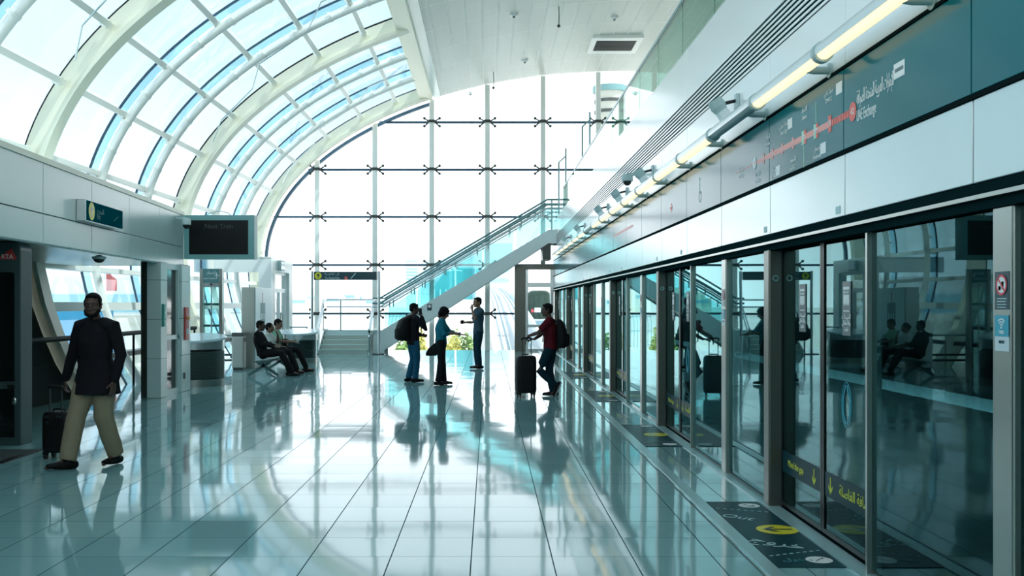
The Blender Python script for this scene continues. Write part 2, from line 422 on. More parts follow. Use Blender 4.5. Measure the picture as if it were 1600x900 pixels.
# ---- glazed end wall
w1 = struct('window_1', (0, YE, 0))
def zin(x): return 3.2+6.6*sqrt(max(0, 1-((4.5-x)/12.45)**2))
pts = [V((-7.6,YE+.06,0))] + [V((-7.95+.0,YE+.06,z)) for z in (.8,2.4)]
pts += [V((4.5-12.45*cos(a), YE+.06, 3.2+6.6*sin(a))) for a in [i*(pi/2)/24 for i in range(25)]] + [V((9.2,YE+.06,9.3)), V((9.2,YE+.06,0))]
MB().prism(pts, (0,.02,0)).build('glass_pane', 'glass_clear', w1)
MULX = [(px-VX)*YE/F for px in (408,496.5,586.5,675,761.5,848,934,1021,1108)]
ROWZ = [1.31, 3.03, 4.73, 6.40, 8.08]
for x in MULX:
    if x < -7.5: continue
    MB().box(x-.085, x+.085, YE-.22, YE-.04, 3.03 if .9 < x < 2.3 else 0, zin(x)+.02).build('mullion', 'white_paint', w1, bevel=.02)
for z in ROWZ:
    xl = 4.5-12.45*sqrt(max(0, 1-((z-3.2)/6.6)**2)) if z > 3.2 else -7.8
    for a, b in (((xl,.9),(2.3,9.2)) if z < 2.9 else ((xl,9.2),)): MB().box(a, b, YE-.01, YE+.10, z-.036, z+.036).build('glazing_joint', 'navy_line', w1)
    for x in MULX:
        if x < xl+.1 or (z < 3.2 and .9 < x < 2.3): continue
        mb = MB(); c = V((x, YE-.10, z))
        for sx in (-1, 1):
            for sz in (-1, 1):
                e = V((x+sx*.27, YE+.01, z+sz*.14)); mb.tube([c+V((sx*.08,0,0)), e], [.03,.022], 6); mb.cyl(e-V((0,.03,0)), e+V((0,.03,0)), .048, 10)
        mb.box(x-.11, x+.11, YE-.24, YE-.03, z-.05, z+.05).build('spider_fitting', 'steel_dark' , w1)
# dark gasket that follows the arch
mb = MB(); arc = [i*1.02/40 for i in range(41)]
rings = []
for a in arc:
    p, q = V((4.5-12.43*cos(a),0,3.2+6.57*sin(a))), V((4.5-12.33*cos(a),0,3.2+6.47*sin(a)))
    rings.append([V((p.x,YE-.05,p.z)), V((q.x,YE-.05,q.z)), V((q.x,YE+.12,q.z)), V((p.x,YE+.12,p.z))])
mb.loft(rings).build('arch_gasket', 'navy_line', w1)

# ---- right wall above the platform doors
wr = struct('wall_right', (WX, 15, 2.2))
SEAM = [-3+1.64*0] 
seams = []; y = DW(1320, WX)
while y > -3: y -= 1.68
while y < YE: seams.append(y); y += 1.68
def wall_panels(z0, z1, m, th=.06, step=1, x0=WX, off=0):
    ss = seams[off::step]
    for a, b in zip(ss, ss[1:]+[YE-.1]):
        if b > -2: MB().box(x0, x0+th, a+.006, b-.006, z0, z1).build('panel', m, wr, bevel=.004)
Z_HEAD, Z_S0, Z_S1, Z_V0, Z_V1, Z_TOP = 2.215, 2.63, 3.15, 3.70, 3.98, 4.56
MB().box(WX+.055, WX+.3, -4, YE, Z_HEAD-.02, Z_TOP-.02).build('backing', 'seam', wr)
wall_panels(Z_HEAD, Z_S0-.022, 'polished_panel', step=1)
wall_panels(Z_S1+.022, Z_V0-.03, 'white_panel', step=1)
wall_panels(Z_V1+.006, Z_TOP, 'white_panel', step=3)
for i in range(7):
    z = Z_V0-.018+i*(Z_V1-Z_V0+.02)/7
    MB().box(WX+.0, WX+.008, -4, YE-.3, z, z+.021).build('louvre_blade', 'white_panel', wr)
MB().box(WX+.012, WX+.06, -4, YE-.2, Z_V0-.02, Z_V1).build('louvre_recess', 'slot_dark', wr)
struct_mesh('trim_2', MB().box(WX-.012, WX+.06, -4, YE-.1, Z_S0-.022, Z_S0), 'trim_black')
struct_mesh('trim_3', MB().box(WX-.012, WX+.06, -4, YE-.1, Z_S1, Z_S1+.02), 'trim_black')
# header over the doors
struct_mesh('trim_4', MB().box(WX+.01, WX+.25, -4, YE-.1, 2.085, Z_HEAD-.004), 'header_dark')
struct_mesh('trim_5', MB().box(WX-.015, WX+.012, -4, YE-.1, 2.135, 2.155), 'steel')

# ---- mezzanine deck, its back wall and the track trough behind the screen doors
struct_mesh('floor_mezzanine', MB().box(WX+.06, 9.2, -4, YE-.15, 4.30, 4.52), 'clad_white')
struct_mesh('wall_mezzanine', MB().box(9.1, 9.3, -8, YE+.1, 4.3, 10.4), 'clad_white')
struct_mesh('wall_back', MB().box(-8.8, 9.3, -8.3, -8, -.3, 4.4), 'clad')  # unseen end wall, kept low so extra light enters above it from behind
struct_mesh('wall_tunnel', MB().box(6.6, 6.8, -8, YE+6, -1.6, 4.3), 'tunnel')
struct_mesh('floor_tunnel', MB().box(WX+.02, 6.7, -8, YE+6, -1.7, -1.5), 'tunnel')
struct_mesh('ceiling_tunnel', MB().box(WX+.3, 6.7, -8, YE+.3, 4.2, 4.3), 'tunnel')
struct_mesh('trim_10', MB().box(5.5, 6.6, -8, YE+5, .46, .60), 'steel_pale')
# platform edge: threshold, dark groove, drain strip
struct_mesh('trim_6', MB().box(WX-.03, WX+.09, -4, YE-.1, -.02, .012), 'strip_steel')
struct_mesh('trim_7', MB().box(WX+.09, WX+.24, -4, YE-.1, -.1, .006), 'trim_black')
struct_mesh('trim_8', MB().box(1.705, 1.80, -4, YE-.3, -.02, .006), 'strip_steel')
struct_mesh('trim_9', MB().box(1.665, 1.679, -4, YE-.3, -.02, .003), 'seam')

# ---- platform screen doors, one bay every 5.28 m
ZT = 2.09
for k in range(0, 6):
    D = 8.07+5.28*k
    dr = struct('door_%d' % (k+1), (WX+.1, D-1, 0))
    MB().box(WX+.0, WX+.115, D, D+.16, 0, ZT).build('pillar', 'steel_pillar', dr, bevel=.012)
    MB().box(WX+.12, WX+.22, D, D+.16, 0, ZT).build('jamb', 'steel_dark', dr, bevel=.008)
    mb = MB(); ring(mb, (WX+.055, D-.001, 1.86), (1,0,0), (0,0,1), .016, .026, 20, .004); mb.build('call_button', 'chrome', dr)
    for a, b in ((D-.98, D+.02), (D-1.92, D-.99)):
        lf = MB().box(WX+.11, WX+.125, a+.03, b-.03, .05, ZT).build('door_leaf', 'glass_door', dr)
        mb = MB(); X0, X1 = WX+.10, WX+.135
        mb.box(X0, X1, a, a+.035, .03, ZT); mb.box(X0, X1, b-.035, b, .03, ZT); mb.box(X0, X1, a+.035, b-.035, .03, .06)
        mb.build('leaf_frame', 'jamb_dark', dr)
        # dark warning band low on the glass
        MB().box(WX+.106, WX+.109, a+.04, b-.04, .30, .47).build('warning_band', 'floor_sheet', dr)
    xt = WX+.1045
    text('Mind the gap', .075, 'yellow_text', dr, (xt, D-.36, .385), (0,-1,0), (0,0,1))
    text('المسافة الفاصلة', .10, 'yellow_text', dr, (xt, D-1.64, .385), (0,-1,0), (0,0,1), ar=True)
    for q in (.80, 1.15): mb = MB(); arrow(mb, (xt, D-q, .385), (0,1,0), (0,0,-1), .12, .018); mb.build('arrow', 'yellow_text', dr)
    # stickers on both leaves
    for yy in (D-.53, D-1.46):
        MB().box(WX+.104, WX+.1095, yy-.075, yy+.075, 1.44, 1.80).build('notice', 'sticker_grey', dr)
        mb = MB(); xs_ = WX+.1025
        mb.box(xs_, xs_+.001, yy-.052, yy+.052, 1.745, 1.765)
        for q in (-.034, 0, .034):
            disc(mb, (xs_, yy+q, 1.728), (0,-1,0), (0,0,1), .011, 10)
            mb.prism([V((xs_,yy+q-.014,1.712)), V((xs_,yy+q+.014,1.712)), V((xs_,yy+q+.02,1.66)), V((xs_,yy+q+.006,1.64)), V((xs_,yy+q-.006,1.64)), V((xs_,yy+q-.02,1.66))], (.001,0,0))
        mb.box(xs_, xs_+.001, yy-.055, yy+.055, 1.60, 1.606)
        mb.build('lettering', 'letter_white', dr)
        for j, s in enumerate(('للسيدات', 'والأطفال', 'فقط')):
            text(s, .045, 'letter_white', dr, (xs_, yy, 1.565-.042*j), (0,-1,0), (0,0,1), ar=True)
    # oval emblem of two leaf shapes
    mb = MB(); c = V((WX+.104, D-1.46, .98))
    for s in (-1, 1):
        pts = [c+V((0,-s*.012,.13)), c+V((0,-s*.06,.03)), c+V((0,-s*.055,-.06)), c+V((0,-s*.012,-.13))]
        for a, b in zip(pts, pts[1:]): mb.bar(a, b, .004, .010, up=(0,1,.2))
    mb.tube([c+V((0,.085*cos(a),.15*sin(a))) for a in [i*2*pi/28 for i in range(29)]], .003, 4)
    mb.build('emblem', 'sticker_blue', dr)
    # thin post, fixed panes, wide post
    MB().box(WX+.025, WX+.115, D-2.03, D-2.0, 0, ZT).build('pillar', 'steel', dr)
    MB().box(WX+.055, WX+.07, D-3.54, D-2.03, .04, ZT).build('glass_pane', 'glass_door', dr)
    MB().box(WX+.02, WX+.115, D-3.72, D-3.54, 0, ZT).build('pillar', 'steel', dr, bevel=.01)
    MB().box(WX+.055, WX+.07, D-5.10, D-3.72, .04, ZT).build('glass_pane', 'glass_door', dr)
    yy = D-3.63; xf = WX+.018
    # two stickers on the wide post
    MB().box(xf, xf+.003, yy-.062, yy+.062, 1.625, 1.795).build('no_food_notice', 'sign_dark', dr)
    mb = MB(); disc(mb, (xf-.001, yy, 1.735), (0,-1,0), (0,0,1), .044); mb.build('notice_disc', 'letter_white', dr)
    mb = MB(); ring(mb, (xf-.002, yy, 1.735), (0,-1,0), (0,0,1), .037, .047); mb.bar((xf-.0025,yy-.03,1.705), (xf-.0025,yy+.03,1.765), .001, .008, up=(0,1,-1)); mb.build('notice_ring', 'sticker_red', dr)
    mb = MB(); mb.prism([V((xf-.002,yy+.002,1.75)), V((xf-.002,yy-.02,1.75)), V((xf-.002,yy-.017,1.715)), V((xf-.002,yy-.001,1.715))], (.0005,0,0)); mb.box(xf-.002, xf-.0015, yy+.006, yy+.026, 1.712, 1.73); mb.build('pictogram', 'sign_dark', dr)
    mb = MB(); [mb.box(xf-.001, xf, yy-.04+.006*(j%2), yy+.04, 1.672-.013*j, 1.676-.013*j) for j in range(4)]; mb.build('lettering', 'letter_pale', dr)
    MB().box(xf, xf+.003, yy-.06, yy+.06, 1.44, 1.60).build('wifi_notice', 'sticker_pale', dr)
    MB().box(xf-.001, xf+.002, yy-.06, yy+.06, 1.505, 1.60).build('wifi_panel', 'sticker_blue', dr)
    mb = MB(); c = V((xf-.002, yy, 1.545))
    for rr in (.014, .026, .038):
        for j in range(8):
            a, b = pi/4+j*pi/16, pi/4+(j+1)*pi/16
            mb.bar(c+V((0,-cos(a)*rr,sin(a)*rr)), c+V((0,-cos(b)*rr,sin(b)*rr)), .001, .006, up=(0,cos(a),-sin(a)))
    disc(mb, c, (0,-1,0), (0,0,1), .006, 10); mb.build('lettering', 'letter_white', dr)
    text('FREE', .022, 'letter_white', dr, (xf-.002, yy, 1.523), (0,-1,0), (0,0,1)); text('WI-FI', .02, 'sign_dark', dr, (xf-.002, yy, 1.48), (0,-1,0), (0,0,1))
    # small white number tabs on the panel above
    for q in (.2, -1.5): MB().box(WX-.003, WX, D-.1+q-.04, D-.1+q+.04, 2.235, 2.285).build('number_tab', 'letter_pale', dr)
# end gate beside the doors
dg_ = struct('door_8', (1.6, YE-.2, 0))
for x0, x1, z0, z1, m in ((.90,1.28,0,3.02,'steel_pillar'), (1.28,WX,2.86,3.02,'steel_pillar'), (1.28,1.37,0,2.86,'steel_pale'), (1.37,2.15,2.24,2.40,'steel_pale'), (1.37,2.15,.83,.93,'steel_pale'), (1.37,2.15,0,.09,'steel_pale'), (2.15,WX,0,2.86,'steel_pale')):
    MB().box(x0, x1, YE-.35, YE-.15, z0, z1).build('frame', m, dg_, bevel=.006)
MB().box(1.37, 2.16, YE-.26, YE-.24, .09, 2.86).build('glass_pane', 'glass_clear', dg_)

# ---- left side: fascia along a slightly turned line, soffit, clad posts
RZ = math.atan(.0705); LX = lambda d: -4.55-.0705*d
wl = struct('wall_left', (-4.55, 0, 0)); wl.rotation_euler = (0,0,RZ)
def lbox(x0,x1,y0,y1,z0,z1): return MB().box(x0,x1,y0,y1,z0,z1)
ss = [12.08+1.8*i for i in range(-9, 4)] + [19.25]
for a, b in zip(ss, ss[1:]):
    lbox(-.05, 0, a+.006, b-.006, 2.385, 2.738).build('panel', 'clad', wl, world=False, bevel=.004)
    lbox(-.05, 0, a+.006, b-.006, 2.75, 3.36).build('panel', 'clad', wl, world=False, bevel=.004)
lbox(-.3, -.045, -4, 19.2, 2.40, 3.34).build('backing', 'seam', wl, world=False)
lbox(-.05, 0, 19.25, 19.3, 2.385, 3.36).build('panel', 'clad', wl, world=False)
lbox(-1.9, -.3, 19.1, 19.3, 2.385, 3.36).build('panel', 'clad_white', wl, world=False)
lbox(-.42, .02, -4, 19.3, 3.36, 3.43).build('ledge', 'rib_paint', wl, world=False)
lbox(-3.2, -.02, -4, 19.25, 2.385, 2.43).build('soffit', 'soffit', wl, world=False)
lbox(-3.2, -.4, -4, 19.25, 3.34, 3.38).build('roof', 'clad', wl, world=False)
lbox(-.10, -.02, 10, 19.2, 2.375, 2.388).build('edge_strip', 'letter_white', wl, world=False)
# opaque dark lower wall before the windows begin
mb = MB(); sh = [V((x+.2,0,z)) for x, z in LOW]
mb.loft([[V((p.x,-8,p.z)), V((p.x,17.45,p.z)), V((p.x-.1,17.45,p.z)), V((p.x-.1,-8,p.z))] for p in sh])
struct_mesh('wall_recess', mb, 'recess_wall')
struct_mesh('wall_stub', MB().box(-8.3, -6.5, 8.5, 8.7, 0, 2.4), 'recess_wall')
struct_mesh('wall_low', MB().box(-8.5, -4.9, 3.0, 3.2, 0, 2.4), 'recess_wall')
# two clad posts with a narrow glazed strip between them
ps = struct('door_9', (-5.85, 18.2, 0))
def clad_post(x0, x1, y0, y1):
    MB().box(x0+.01, x1-.01, y0+.01, y1-.01, 0, 2.39).build('core', 'seam', ps)
    for j in range(4):
        z0, z1 = (0,.69,1.38,2.07)[j], (.69,1.38,2.07,2.385)[j]
        MB().box(x0, x1, y0, y1, z0+.004, z1-.004).build('post_cladding', 'clad', ps, bevel=.004)
clad_post(-5.98, -5.735, 17.40, 17.74); clad_post(-5.97, -5.745, 18.62, 19.15)
MB().box(-6.10, -5.985, 17.44, 17.7, 0, 2.385).build('post_side', 'steel_dark', ps)
MB().box(-5.86, -5.845, 17.74, 18.62, .1, 2.3).build('glass_pane', 'machine_glass', ps)
for z0, z1 in ((0,.1), (1.0,1.08), (2.28,2.385)): MB().box(-5.90, -5.80, 17.74, 18.62, z0, z1).build('frame', 'clad', ps)
for y0, y1 in ((17.74,17.80), (18.56,18.62)): MB().box(-5.90, -5.80, y0, y1, .1, 2.28).build('frame', 'clad', ps)
# far portal with its side door
pt = struct('door_10', (-6.34, 29, 0))
mb = MB().box(-8.6, -6.72, 29.0, 29.3, 2.58, 2.99); mb.build('lintel', 'clad_white', pt)
MB().box(-6.72, -6.345, 29.0, 29.3, 0, 2.99).build('post_cladding', 'clad_white', pt)
MB().box(-6.6, -6.34, 29.3, 29.55, 0, 2.98).build('post_cladding', 'clad_white', pt)
MB().box(-6.6, -6.34, 31.6, 32.1, 0, 2.98).build('post_cladding', 'clad_white', pt)
MB().box(-6.6, -6.34, 29.55, 31.6, 2.62, 2.98).build('lintel', 'clad_white', pt)
MB().box(-8.6, -6.34, 29.0, 32.1, 2.98, 3.03).build('roof', 'clad_white', pt)
for y0, y1, z0, z1 in ((29.55,29.63,0,2.62), (31.52,31.6,0,2.62), (29.63,31.52,2.0,2.12), (29.63,31.52,2.54,2.62), (30.53,30.63,0,2.0), (29.63,31.52,0,.12)):
    MB().box(-6.52, -6.42, y0, y1, z0, z1).build('frame', 'clad_white', pt)
MB().box(-6.475, -6.465, 29.63, 31.52, .1, 2.54).build('glass_pane', 'glass_clear', pt)
for y in (30.45, 30.71): MB().tube([(-6.38,y,.85), (-6.38,y,1.35)], .018, 8).build('handle', 'steel', pt)
# ================================================================ THINGS ON THE RIGHT WALL
# line map sign: long glossy teal panels
lm = thing('line_map_sign', 'long dark teal metro line map sign running above the platform doors', 'sign', (WX, 6, 2.9))
for i, (a, b) in enumerate(zip(seams, seams[1:]+[YE-.15])):
    if b > -2: MB().box(WX-.008, WX+.05, a+.006, b-.006, Z_S0+.004, Z_S1-.004).build('sign_panel', 'sign_teal', lm, bevel=.003)
xs_ = WX-.0095
Y = lambda px: DW(px, WX)
zl = 2.845
mb = MB(); mb.box(xs_, xs_+.001, Y(1299), Y(1200), zl-.022, zl+.022); mb.build('route_line', 'line_red_pale', lm)
mb = MB(); y = Y(1332)
while y < Y(1299): mb.box(xs_, xs_+.001, y, y+.035, zl-.022, zl+.022); y += .045
y = Y(1199)
mb.build('route_line', 'line_red', lm)
mb = MB(); mb.box(xs_, xs_+.001, Y(1200), Y(1184), zl-.016, zl+.016); mb.box(xs_, xs_+.001, Y(1180), Y(1152), zl-.004, zl+.004); mb.build('route_line', 'line_red_pale', lm)
x2 = xs_-.0012
def stop(px, s, m='line_red', w=.05, h=.10):
    y = Y(px); MB().box(x2, x2+.001, y-w/2, y+w/2, zl-h/2, zl+h/2).build('stop_marker', m, lm)
    if s: text(s, h*.55, 'letter_white', lm, (x2-.001, y, zl), (0,-1,0), (0,0,1))
mb = MB(); disc(mb, (x2, Y(1335), zl), (0,-1,0), (0,0,1), .06); mb.build('stop_marker', 'line_red', lm)
text('42', .06, 'letter_white', lm, (x2-.001, Y(1335), zl), (0,-1,0), (0,0,1))
stop(1299, '38', w=.06, h=.11); stop(1279, '29', w=.05); stop(1275.5, '29', 'line_green', .05); stop(1260, '26', w=.05); stop(1256.5, '18', 'line_green', .05)
for px, s in ((1241,'17'), (1224,'15'), (1209,'14'), (1195,'13')): stop(px, s, 'line_red_pale', .045, .085)
mb = MB(); disc(mb, (x2, Y(1181), zl), (0,-1,0), (0,0,1), .05); mb.build('stop_marker', 'letter_white', lm)
text('11', .05, 'line_red', lm, (x2-.001, Y(1181), zl), (0,-1,0), (0,0,1))
mb = MB(); yy = Y(1277); mb.box(xs_, xs_+.001, yy-.006, yy+.006, zl+.06, zl+.20); mb.build('transfer_line', 'line_green', lm); mb = MB(); yy = Y(1258); mb.box(xs_, xs_+.001, yy-.006, yy+.006, zl-.22, zl-.06); mb.build('transfer_line', 'line_green', lm)
text('UAE Exchange', .10, 'letter_white', lm, (xs_, Y(1341), zl-.045), (0,-1,0), (0,0,1), align='LEFT', sx=.52)
text('الإمارات العربية المتحدة للصرافة', .115, 'letter_white', lm, (xs_, Y(1341), zl+.065), (0,-1,0), (0,0,1), align='LEFT', ar=True, sx=.385)
def tagbox(px, z, w=.11, h=.075):
    y = Y(px); MB().box(xs_, xs_+.001, y-w/2, y+w/2, z-h/2, z+h/2).build('number_box', 'letter_white', lm)
MB().box(xs_, xs_+.001, Y(1416), Y(1399), 2.90, 2.985).build('number_box', 'letter_white', lm); MB().box(x2, x2+.001, Y(1414), Y(1401), 2.935, 2.955).build('name_bar', 'sign_dark', lm)
for px, dz, ar, en in ((1297,.19,'مركز دبي','DMCC'), (1259,.17,'الاتحاد','Union'), (1279,-.15,'برجمان','BurJuman'), (1226,.15,'ديرة سيتي','Deira City'), (1241,-.15,'القرهود','GGICO'),
                       (1202,.13,'المطار','Airport'), (1212,-.16,'المطار','Terminal'), (1186,-.13,'الراشدية','Rashidiya'), (1160,-.02,'الراشدية','Rashidiya')):
    text(ar, .05, 'letter_white', lm, (xs_, Y(px), zl+dz+.028), (0,-1,0), (0,0,1), ar=True); text(en, .042, 'letter_white', lm, (xs_, Y(px), zl+dz-.028), (0,-1,0), (0,0,1))
for px, dz in ((1313,.20), (1288,-.14), (1236,.16), (1217,-.15)): tagbox(px, zl+dz)
# small marks further along
mb = MB(); yy = Y(1095); ring(mb, (xs_, yy, 2.80), (0,-1,0), (0,0,1), .05, .062); mb.bar((xs_,yy+.02,2.95), (xs_,yy+.01,2.84), .002, .02, up=(0,1,0)); disc(mb, (xs_, yy+.02, 2.985), (0,-1,0), (0,0,1), .022, 12); mb.bar((xs_,yy+.01,2.85), (xs_,yy-.06,2.83), .002, .018, up=(0,0,1)); mb.build('wheelchair_symbol', 'letter_pale', lm)
mb = MB(); yy = Y(1050); arrow(mb, (xs_, yy, 2.84), (0,0,1), (0,-1,0), .16, .03); mb.build('arrow', 'line_red', lm)
MB().box(xs_, xs_+.001, Y(960), Y(990), 2.86, 2.90).build('route_line', 'line_red_pale', lm)

# tube lights in a row
LXp, LZ, LR = WX-.17, 3.235, .06
def make_lamp(y0, lit, label):
    L = 1.53; t = thing('tube_light', label, 'light', (LXp, y0, LZ), 0, 'tube lights in one row along the wall')
    mb = MB(); n = 14; a0, a1 = radians(-25), radians(205)
    prof = [(cos(a0+(a1-a0)*i/n)*LR, sin(a0+(a1-a0)*i/n)*LR) for i in range(n+1)]
    inn = [(x*.82, z*.82) for x, z in reversed(prof)]; pr = prof+inn
    mb.loft([[V((x, .03, z)) for x, z in pr], [V((x, L-.03, z)) for x, z in pr]])
    mb.build('housing', 'lamp_housing', t, world=False, smooth=40)
    MB().cyl((0,.03,-.004), (0,L-.03,-.004), LR*.80, 18).build('tube', 'lamp_tube' if lit else 'lamp_tube_off', t, world=False, smooth=40)
    MB().cyl((0,-.03,0), (0,.03,0), LR*1.12, 18).build('collar', 'speaker_grey', t, world=False, smooth=40)
    mb = MB(); mb.tube([(.01,L*.22,-.02), (.06,L*.22,-.035), (.165,L*.22,-.035)], [.032,.026,.026], 10); mb.cyl((.155,L*.22,-.035), (.17,L*.22,-.035), .05, 14); mb.build('bracket', 'speaker_grey', t, world=False, smooth=40)
    return t
base = 6.27; proto = None
for i in range(-2, 18):
    y0 = base+1.53*i
    if y0+1.53 > 33.6: break
    if i in (1, 9):
        make_lamp(y0, False, 'unlit tube light with a dark tube, ' + ('nearest of the dark ones' if i == 1 else 'far along the row'))
    elif proto is None:
        proto = make_lamp(y0, True, 'lit warm tube light in the row along the right wall')
    else:
        c = copytree(proto); c.location.y = y0
# loudspeakers and a dome camera on the strip above the lights
spk = [(1128,'nearest grey loudspeaker on the white wall above the tube lights'), (1004,'grey loudspeaker just behind the dome camera above the tube lights'), (966,'third grey loudspeaker along the wall above the tube lights'), (938,'fourth grey loudspeaker along the wall above the tube lights'), (904,'fifth grey loudspeaker along the wall, close to the far stair'), (884,'farthest grey loudspeaker along the wall near the stair top')]
p0 = None
for px, lab in spk:
    y = DW(px, WX-.15)
    if p0 is None:
        t = thing('loudspeaker', lab, 'loudspeaker', (WX, y, 3.47), 0, 'loudspeakers above the tube lights')
        M = Matrix.Translation((-.19,-.03,-.03)) @ Matrix.Rotation(radians(-35), 4, 'Y') @ Matrix.Rotation(radians(18), 4, 'Z')
        pr = lambda r, h: [M @ V((cos(pi/8+k*pi/4)*r*.8, sin(pi/8+k*pi/4)*r*1.15, h)) for k in range(8)]
        MB().loft([pr(.075,.07), pr(.085,.0), pr(.07,-.05)]).build('body', 'speaker_grey', t, world=False, bevel=.006)
        MB().loft([pr(.068,-.045), pr(.072,-.12)]).build('grille', 'lamp_housing', t, world=False)
        MB().tube([(-.13,-.02,.0), (-.08,-.01,.015), (-.02,0,.03)], .016, 8).build('arm', 'black_plastic', t, world=False, smooth=40)
        MB().box(-.03, -.001, -.05, .05, -.04, .09).build('wall_plate', 'speaker_grey', t, world=False, bevel=.005)
        p0 = t
    else:
        t = copytree(p0); t.location.y = y; t['label'] = lab
t = thing('dome_camera', 'dome security camera with black lens on an arm above the tube lights', 'camera', (WX, 14.9, 3.55))
MB().box(-.22, -.001, -.03, .03, .02, .06).build('arm', 'speaker_grey', t, world=False, bevel=.008)
MB().lathe((-.2,0,-.06), [(.0,.10),(.07,.10),(.085,.07),(.085,0),(.07,0)], 18).build('housing', 'speaker_grey', t, world=False, smooth=35)
MB().ell((-.2,0,-.06), .065, .065, .07, 14, 8).build('lens_dome', 'black_plastic', t, world=False, smooth=60)

# mezzanine balustrade
t = thing('glass_balustrade', 'green tinted glass balustrade with thin top rail along the upper deck', 'balustrade', (WX+.05, 14, 4.56))
y = -1.6
while y < 30.5:
    MB().box(WX+.03, WX+.05, y+.01, min(y+1.66, 30.9)-.01, 4.52, 5.24).build('glass_panel', 'glass_green', t); y += 1.68
MB().box(WX+.02, WX+.065, -1.6, 30.9, 5.235, 5.275).build('top_rail', 'rail_teal', t, bevel=.006)
MB().box(WX+.02, WX+.07, -1.6, 30.9, 4.52, 4.60).build('base_channel', 'steel_pale', t)
for px, zt, lab, dd in ((913, 6.95, 'dark framed glass screen on the upper deck, nearer of the two', 31.2), (876, 6.6, 'dark framed glass screen on the upper deck, beside the stair head', 32.8)):
    x = (px-VX)*dd/F; t = thing('glass_screen', lab, 'screen', (x, dd, 4.52))
    zt = {913:H+(VY-175)*dd/F, 876:H+(VY-232)*dd/F}[px]
    for xx, z1 in ((x+.17,zt), (x-.06,zt-.45)): MB().box(xx-.025, xx+.025, dd-.03, dd+.03, 4.52, z1).build('post', 'rail_teal', t)
    MB().bar((x-.06,dd,zt-.46), (x+.17,dd,zt-.25), .04, .05, up=(0,1,0)).build('brace', 'rail_teal', t)
    MB().box(x-.04, x+.15, dd-.008, dd+.008, 4.6, zt-.5).build('glass_panel', 'glass_clear', t)

# ceiling vent, detectors, hanging sensor
d = 31.3; cx = (960-VX)*d/F; cz = ceil_z(cx)-.0
t = thing('ceiling_vent', 'white square ceiling vent with dark slatted grille', 'vent', (cx, d, cz))
mb = MB()
for x0, x1, y0, y1 in ((-.78,.78,-.95,-.62), (-.78,.78,.62,.95), (-.78,-.62,-.62,.62), (.62,.78,-.62,.62)): mb.box(x0, x1, y0, y1, -.10, .05)
mb.build('frame', 'white_paint', t, world=False)
MB().box(-.62, .62, -.62, .62, -.02, .0).build('backing', 'slot_dark', t, world=False)
for j in range(14): MB().box(-.62, .62, -.60+j*.09, -.575+j*.09, -.09, -.03).build('slat', 'steel_dark', t, world=False)
for i, (px, py, lab) in enumerate(((803,19,'round white ceiling detector, nearest one'), (960,40,'small white ceiling detector above the vent'), (735,130,'small white ceiling detector near the glazed end wall'), (820,95,'tiny ceiling detector in the middle of the ceiling'))):
    dd = (9.6-H)*F/(VY-py); x = (px-VX)*dd/F; z = ceil_z(x)
    t = thing('ceiling_detector', lab, 'detector', (x, dd, z-.005), 0, 'detectors on the ceiling')
    MB().lathe((0,0,-.07), [(.0,0),(.07,.0),(.11,.03),(.12,.075)], 16).build('housing', 'clad_white', t, world=False, smooth=40)
    MB().lathe((0,0,-.1), [(.0,0),(.03,.0),(.04,.035)], 12).build('sensor', 'steel_dark', t, world=False, smooth=40)
for px, py0, py1, lab in ((771,117,141,'thin rod sensor hanging from the ceiling before the glass wall'), (873,28,42,'short bent rod hanging from the ceiling')):
    dd = 33.5 if px == 771 else 27; x = (px-VX)*dd/F; z = ceil_z(x)
    t = thing('hanging_sensor', lab, 'sensor', (x, dd, z))
    MB().tube([(0,0,0), (.01,0,-.25), (0,0,-.5)], .012, 6).build('rod', 'steel_dark', t, world=False)
    MB().ell((0,0,-.53), .045, .045, .045, 10, 6).build('sensor_head', 'steel_dark', t, world=False, smooth=60)

# ================================================================ STAIRS AND GUIDE SIGN
st = thing('staircase', 'grey staircase with glass sides rising to the right before the glass wall', 'staircase', (-4.9, 33, 0))
SX0, SX1 = -5.62, -4.02
for j in range(5):
    MB().box(SX0, SX1, 32.95+.29*j, 34.55, .15*j, .15*(j+1)-.02).build('riser', 'step_stone', st)
    MB().box(SX0, SX1, 32.93+.29*j, 34.55 if j == 4 else 33.28+.29*j, .15*(j+1)-.02, .15*(j+1)).build('tread', 'clad', st)
MB().box(SX0, -3.5, 34.1, 34.85, .6, .75).build('landing', 'clad', st)
for x in (SX0-.05, SX1+.02):
    MB().prism([V((x,32.9,0)), V((x,33.0,.12)), V((x,34.2,.80)), V((x,34.9,.80)), V((x,34.9,0))], (.035,0,0)).build('side_plate', 'stair_grey', st)
# flight along +x
def stz(px, py): return H+(VY-py)*33.4/F
def stx(px): return (px-VX)*33.4/F
up0, up1 = V((stx(600),0,stz(0,514))), V((stx(857),0,stz(0,359)))
lo0, lo1 = V((stx(600),0,stz(0,547))), V((stx(857),0,stz(0,380)))
poly = [V((stx(583),33.4,.0)), V((stx(583),33.4,stz(0,524))), V((up0.x,33.4,up0.z)), V((up1.x,33.4,up1.z)), V((stx(875),33.4,up1.z+.03)), V((stx(875),33.4,lo1.z)), V((lo1.x,33.4,lo1.z)), V((lo0.x,33.4,lo0.z)), V((lo0.x,33.4,0))]
MB().prism(poly, (0,.08,0)).build('stringer', 'stair_grey', st)
MB().prism([p+V((0,1.32,0)) for p in poly], (0,.08,0)).build('stringer', 'stair_grey', st)
MB().prism([V((lo0.x,33.48,lo0.z+.05)), V((lo1.x,33.48,lo1.z+.05)), V((lo1.x,33.48,lo1.z+.2)), V((lo0.x,33.48,lo0.z+.2))], (0,1.24,0)).build('soffit_plate', 'steel_dark', st)
n = 24
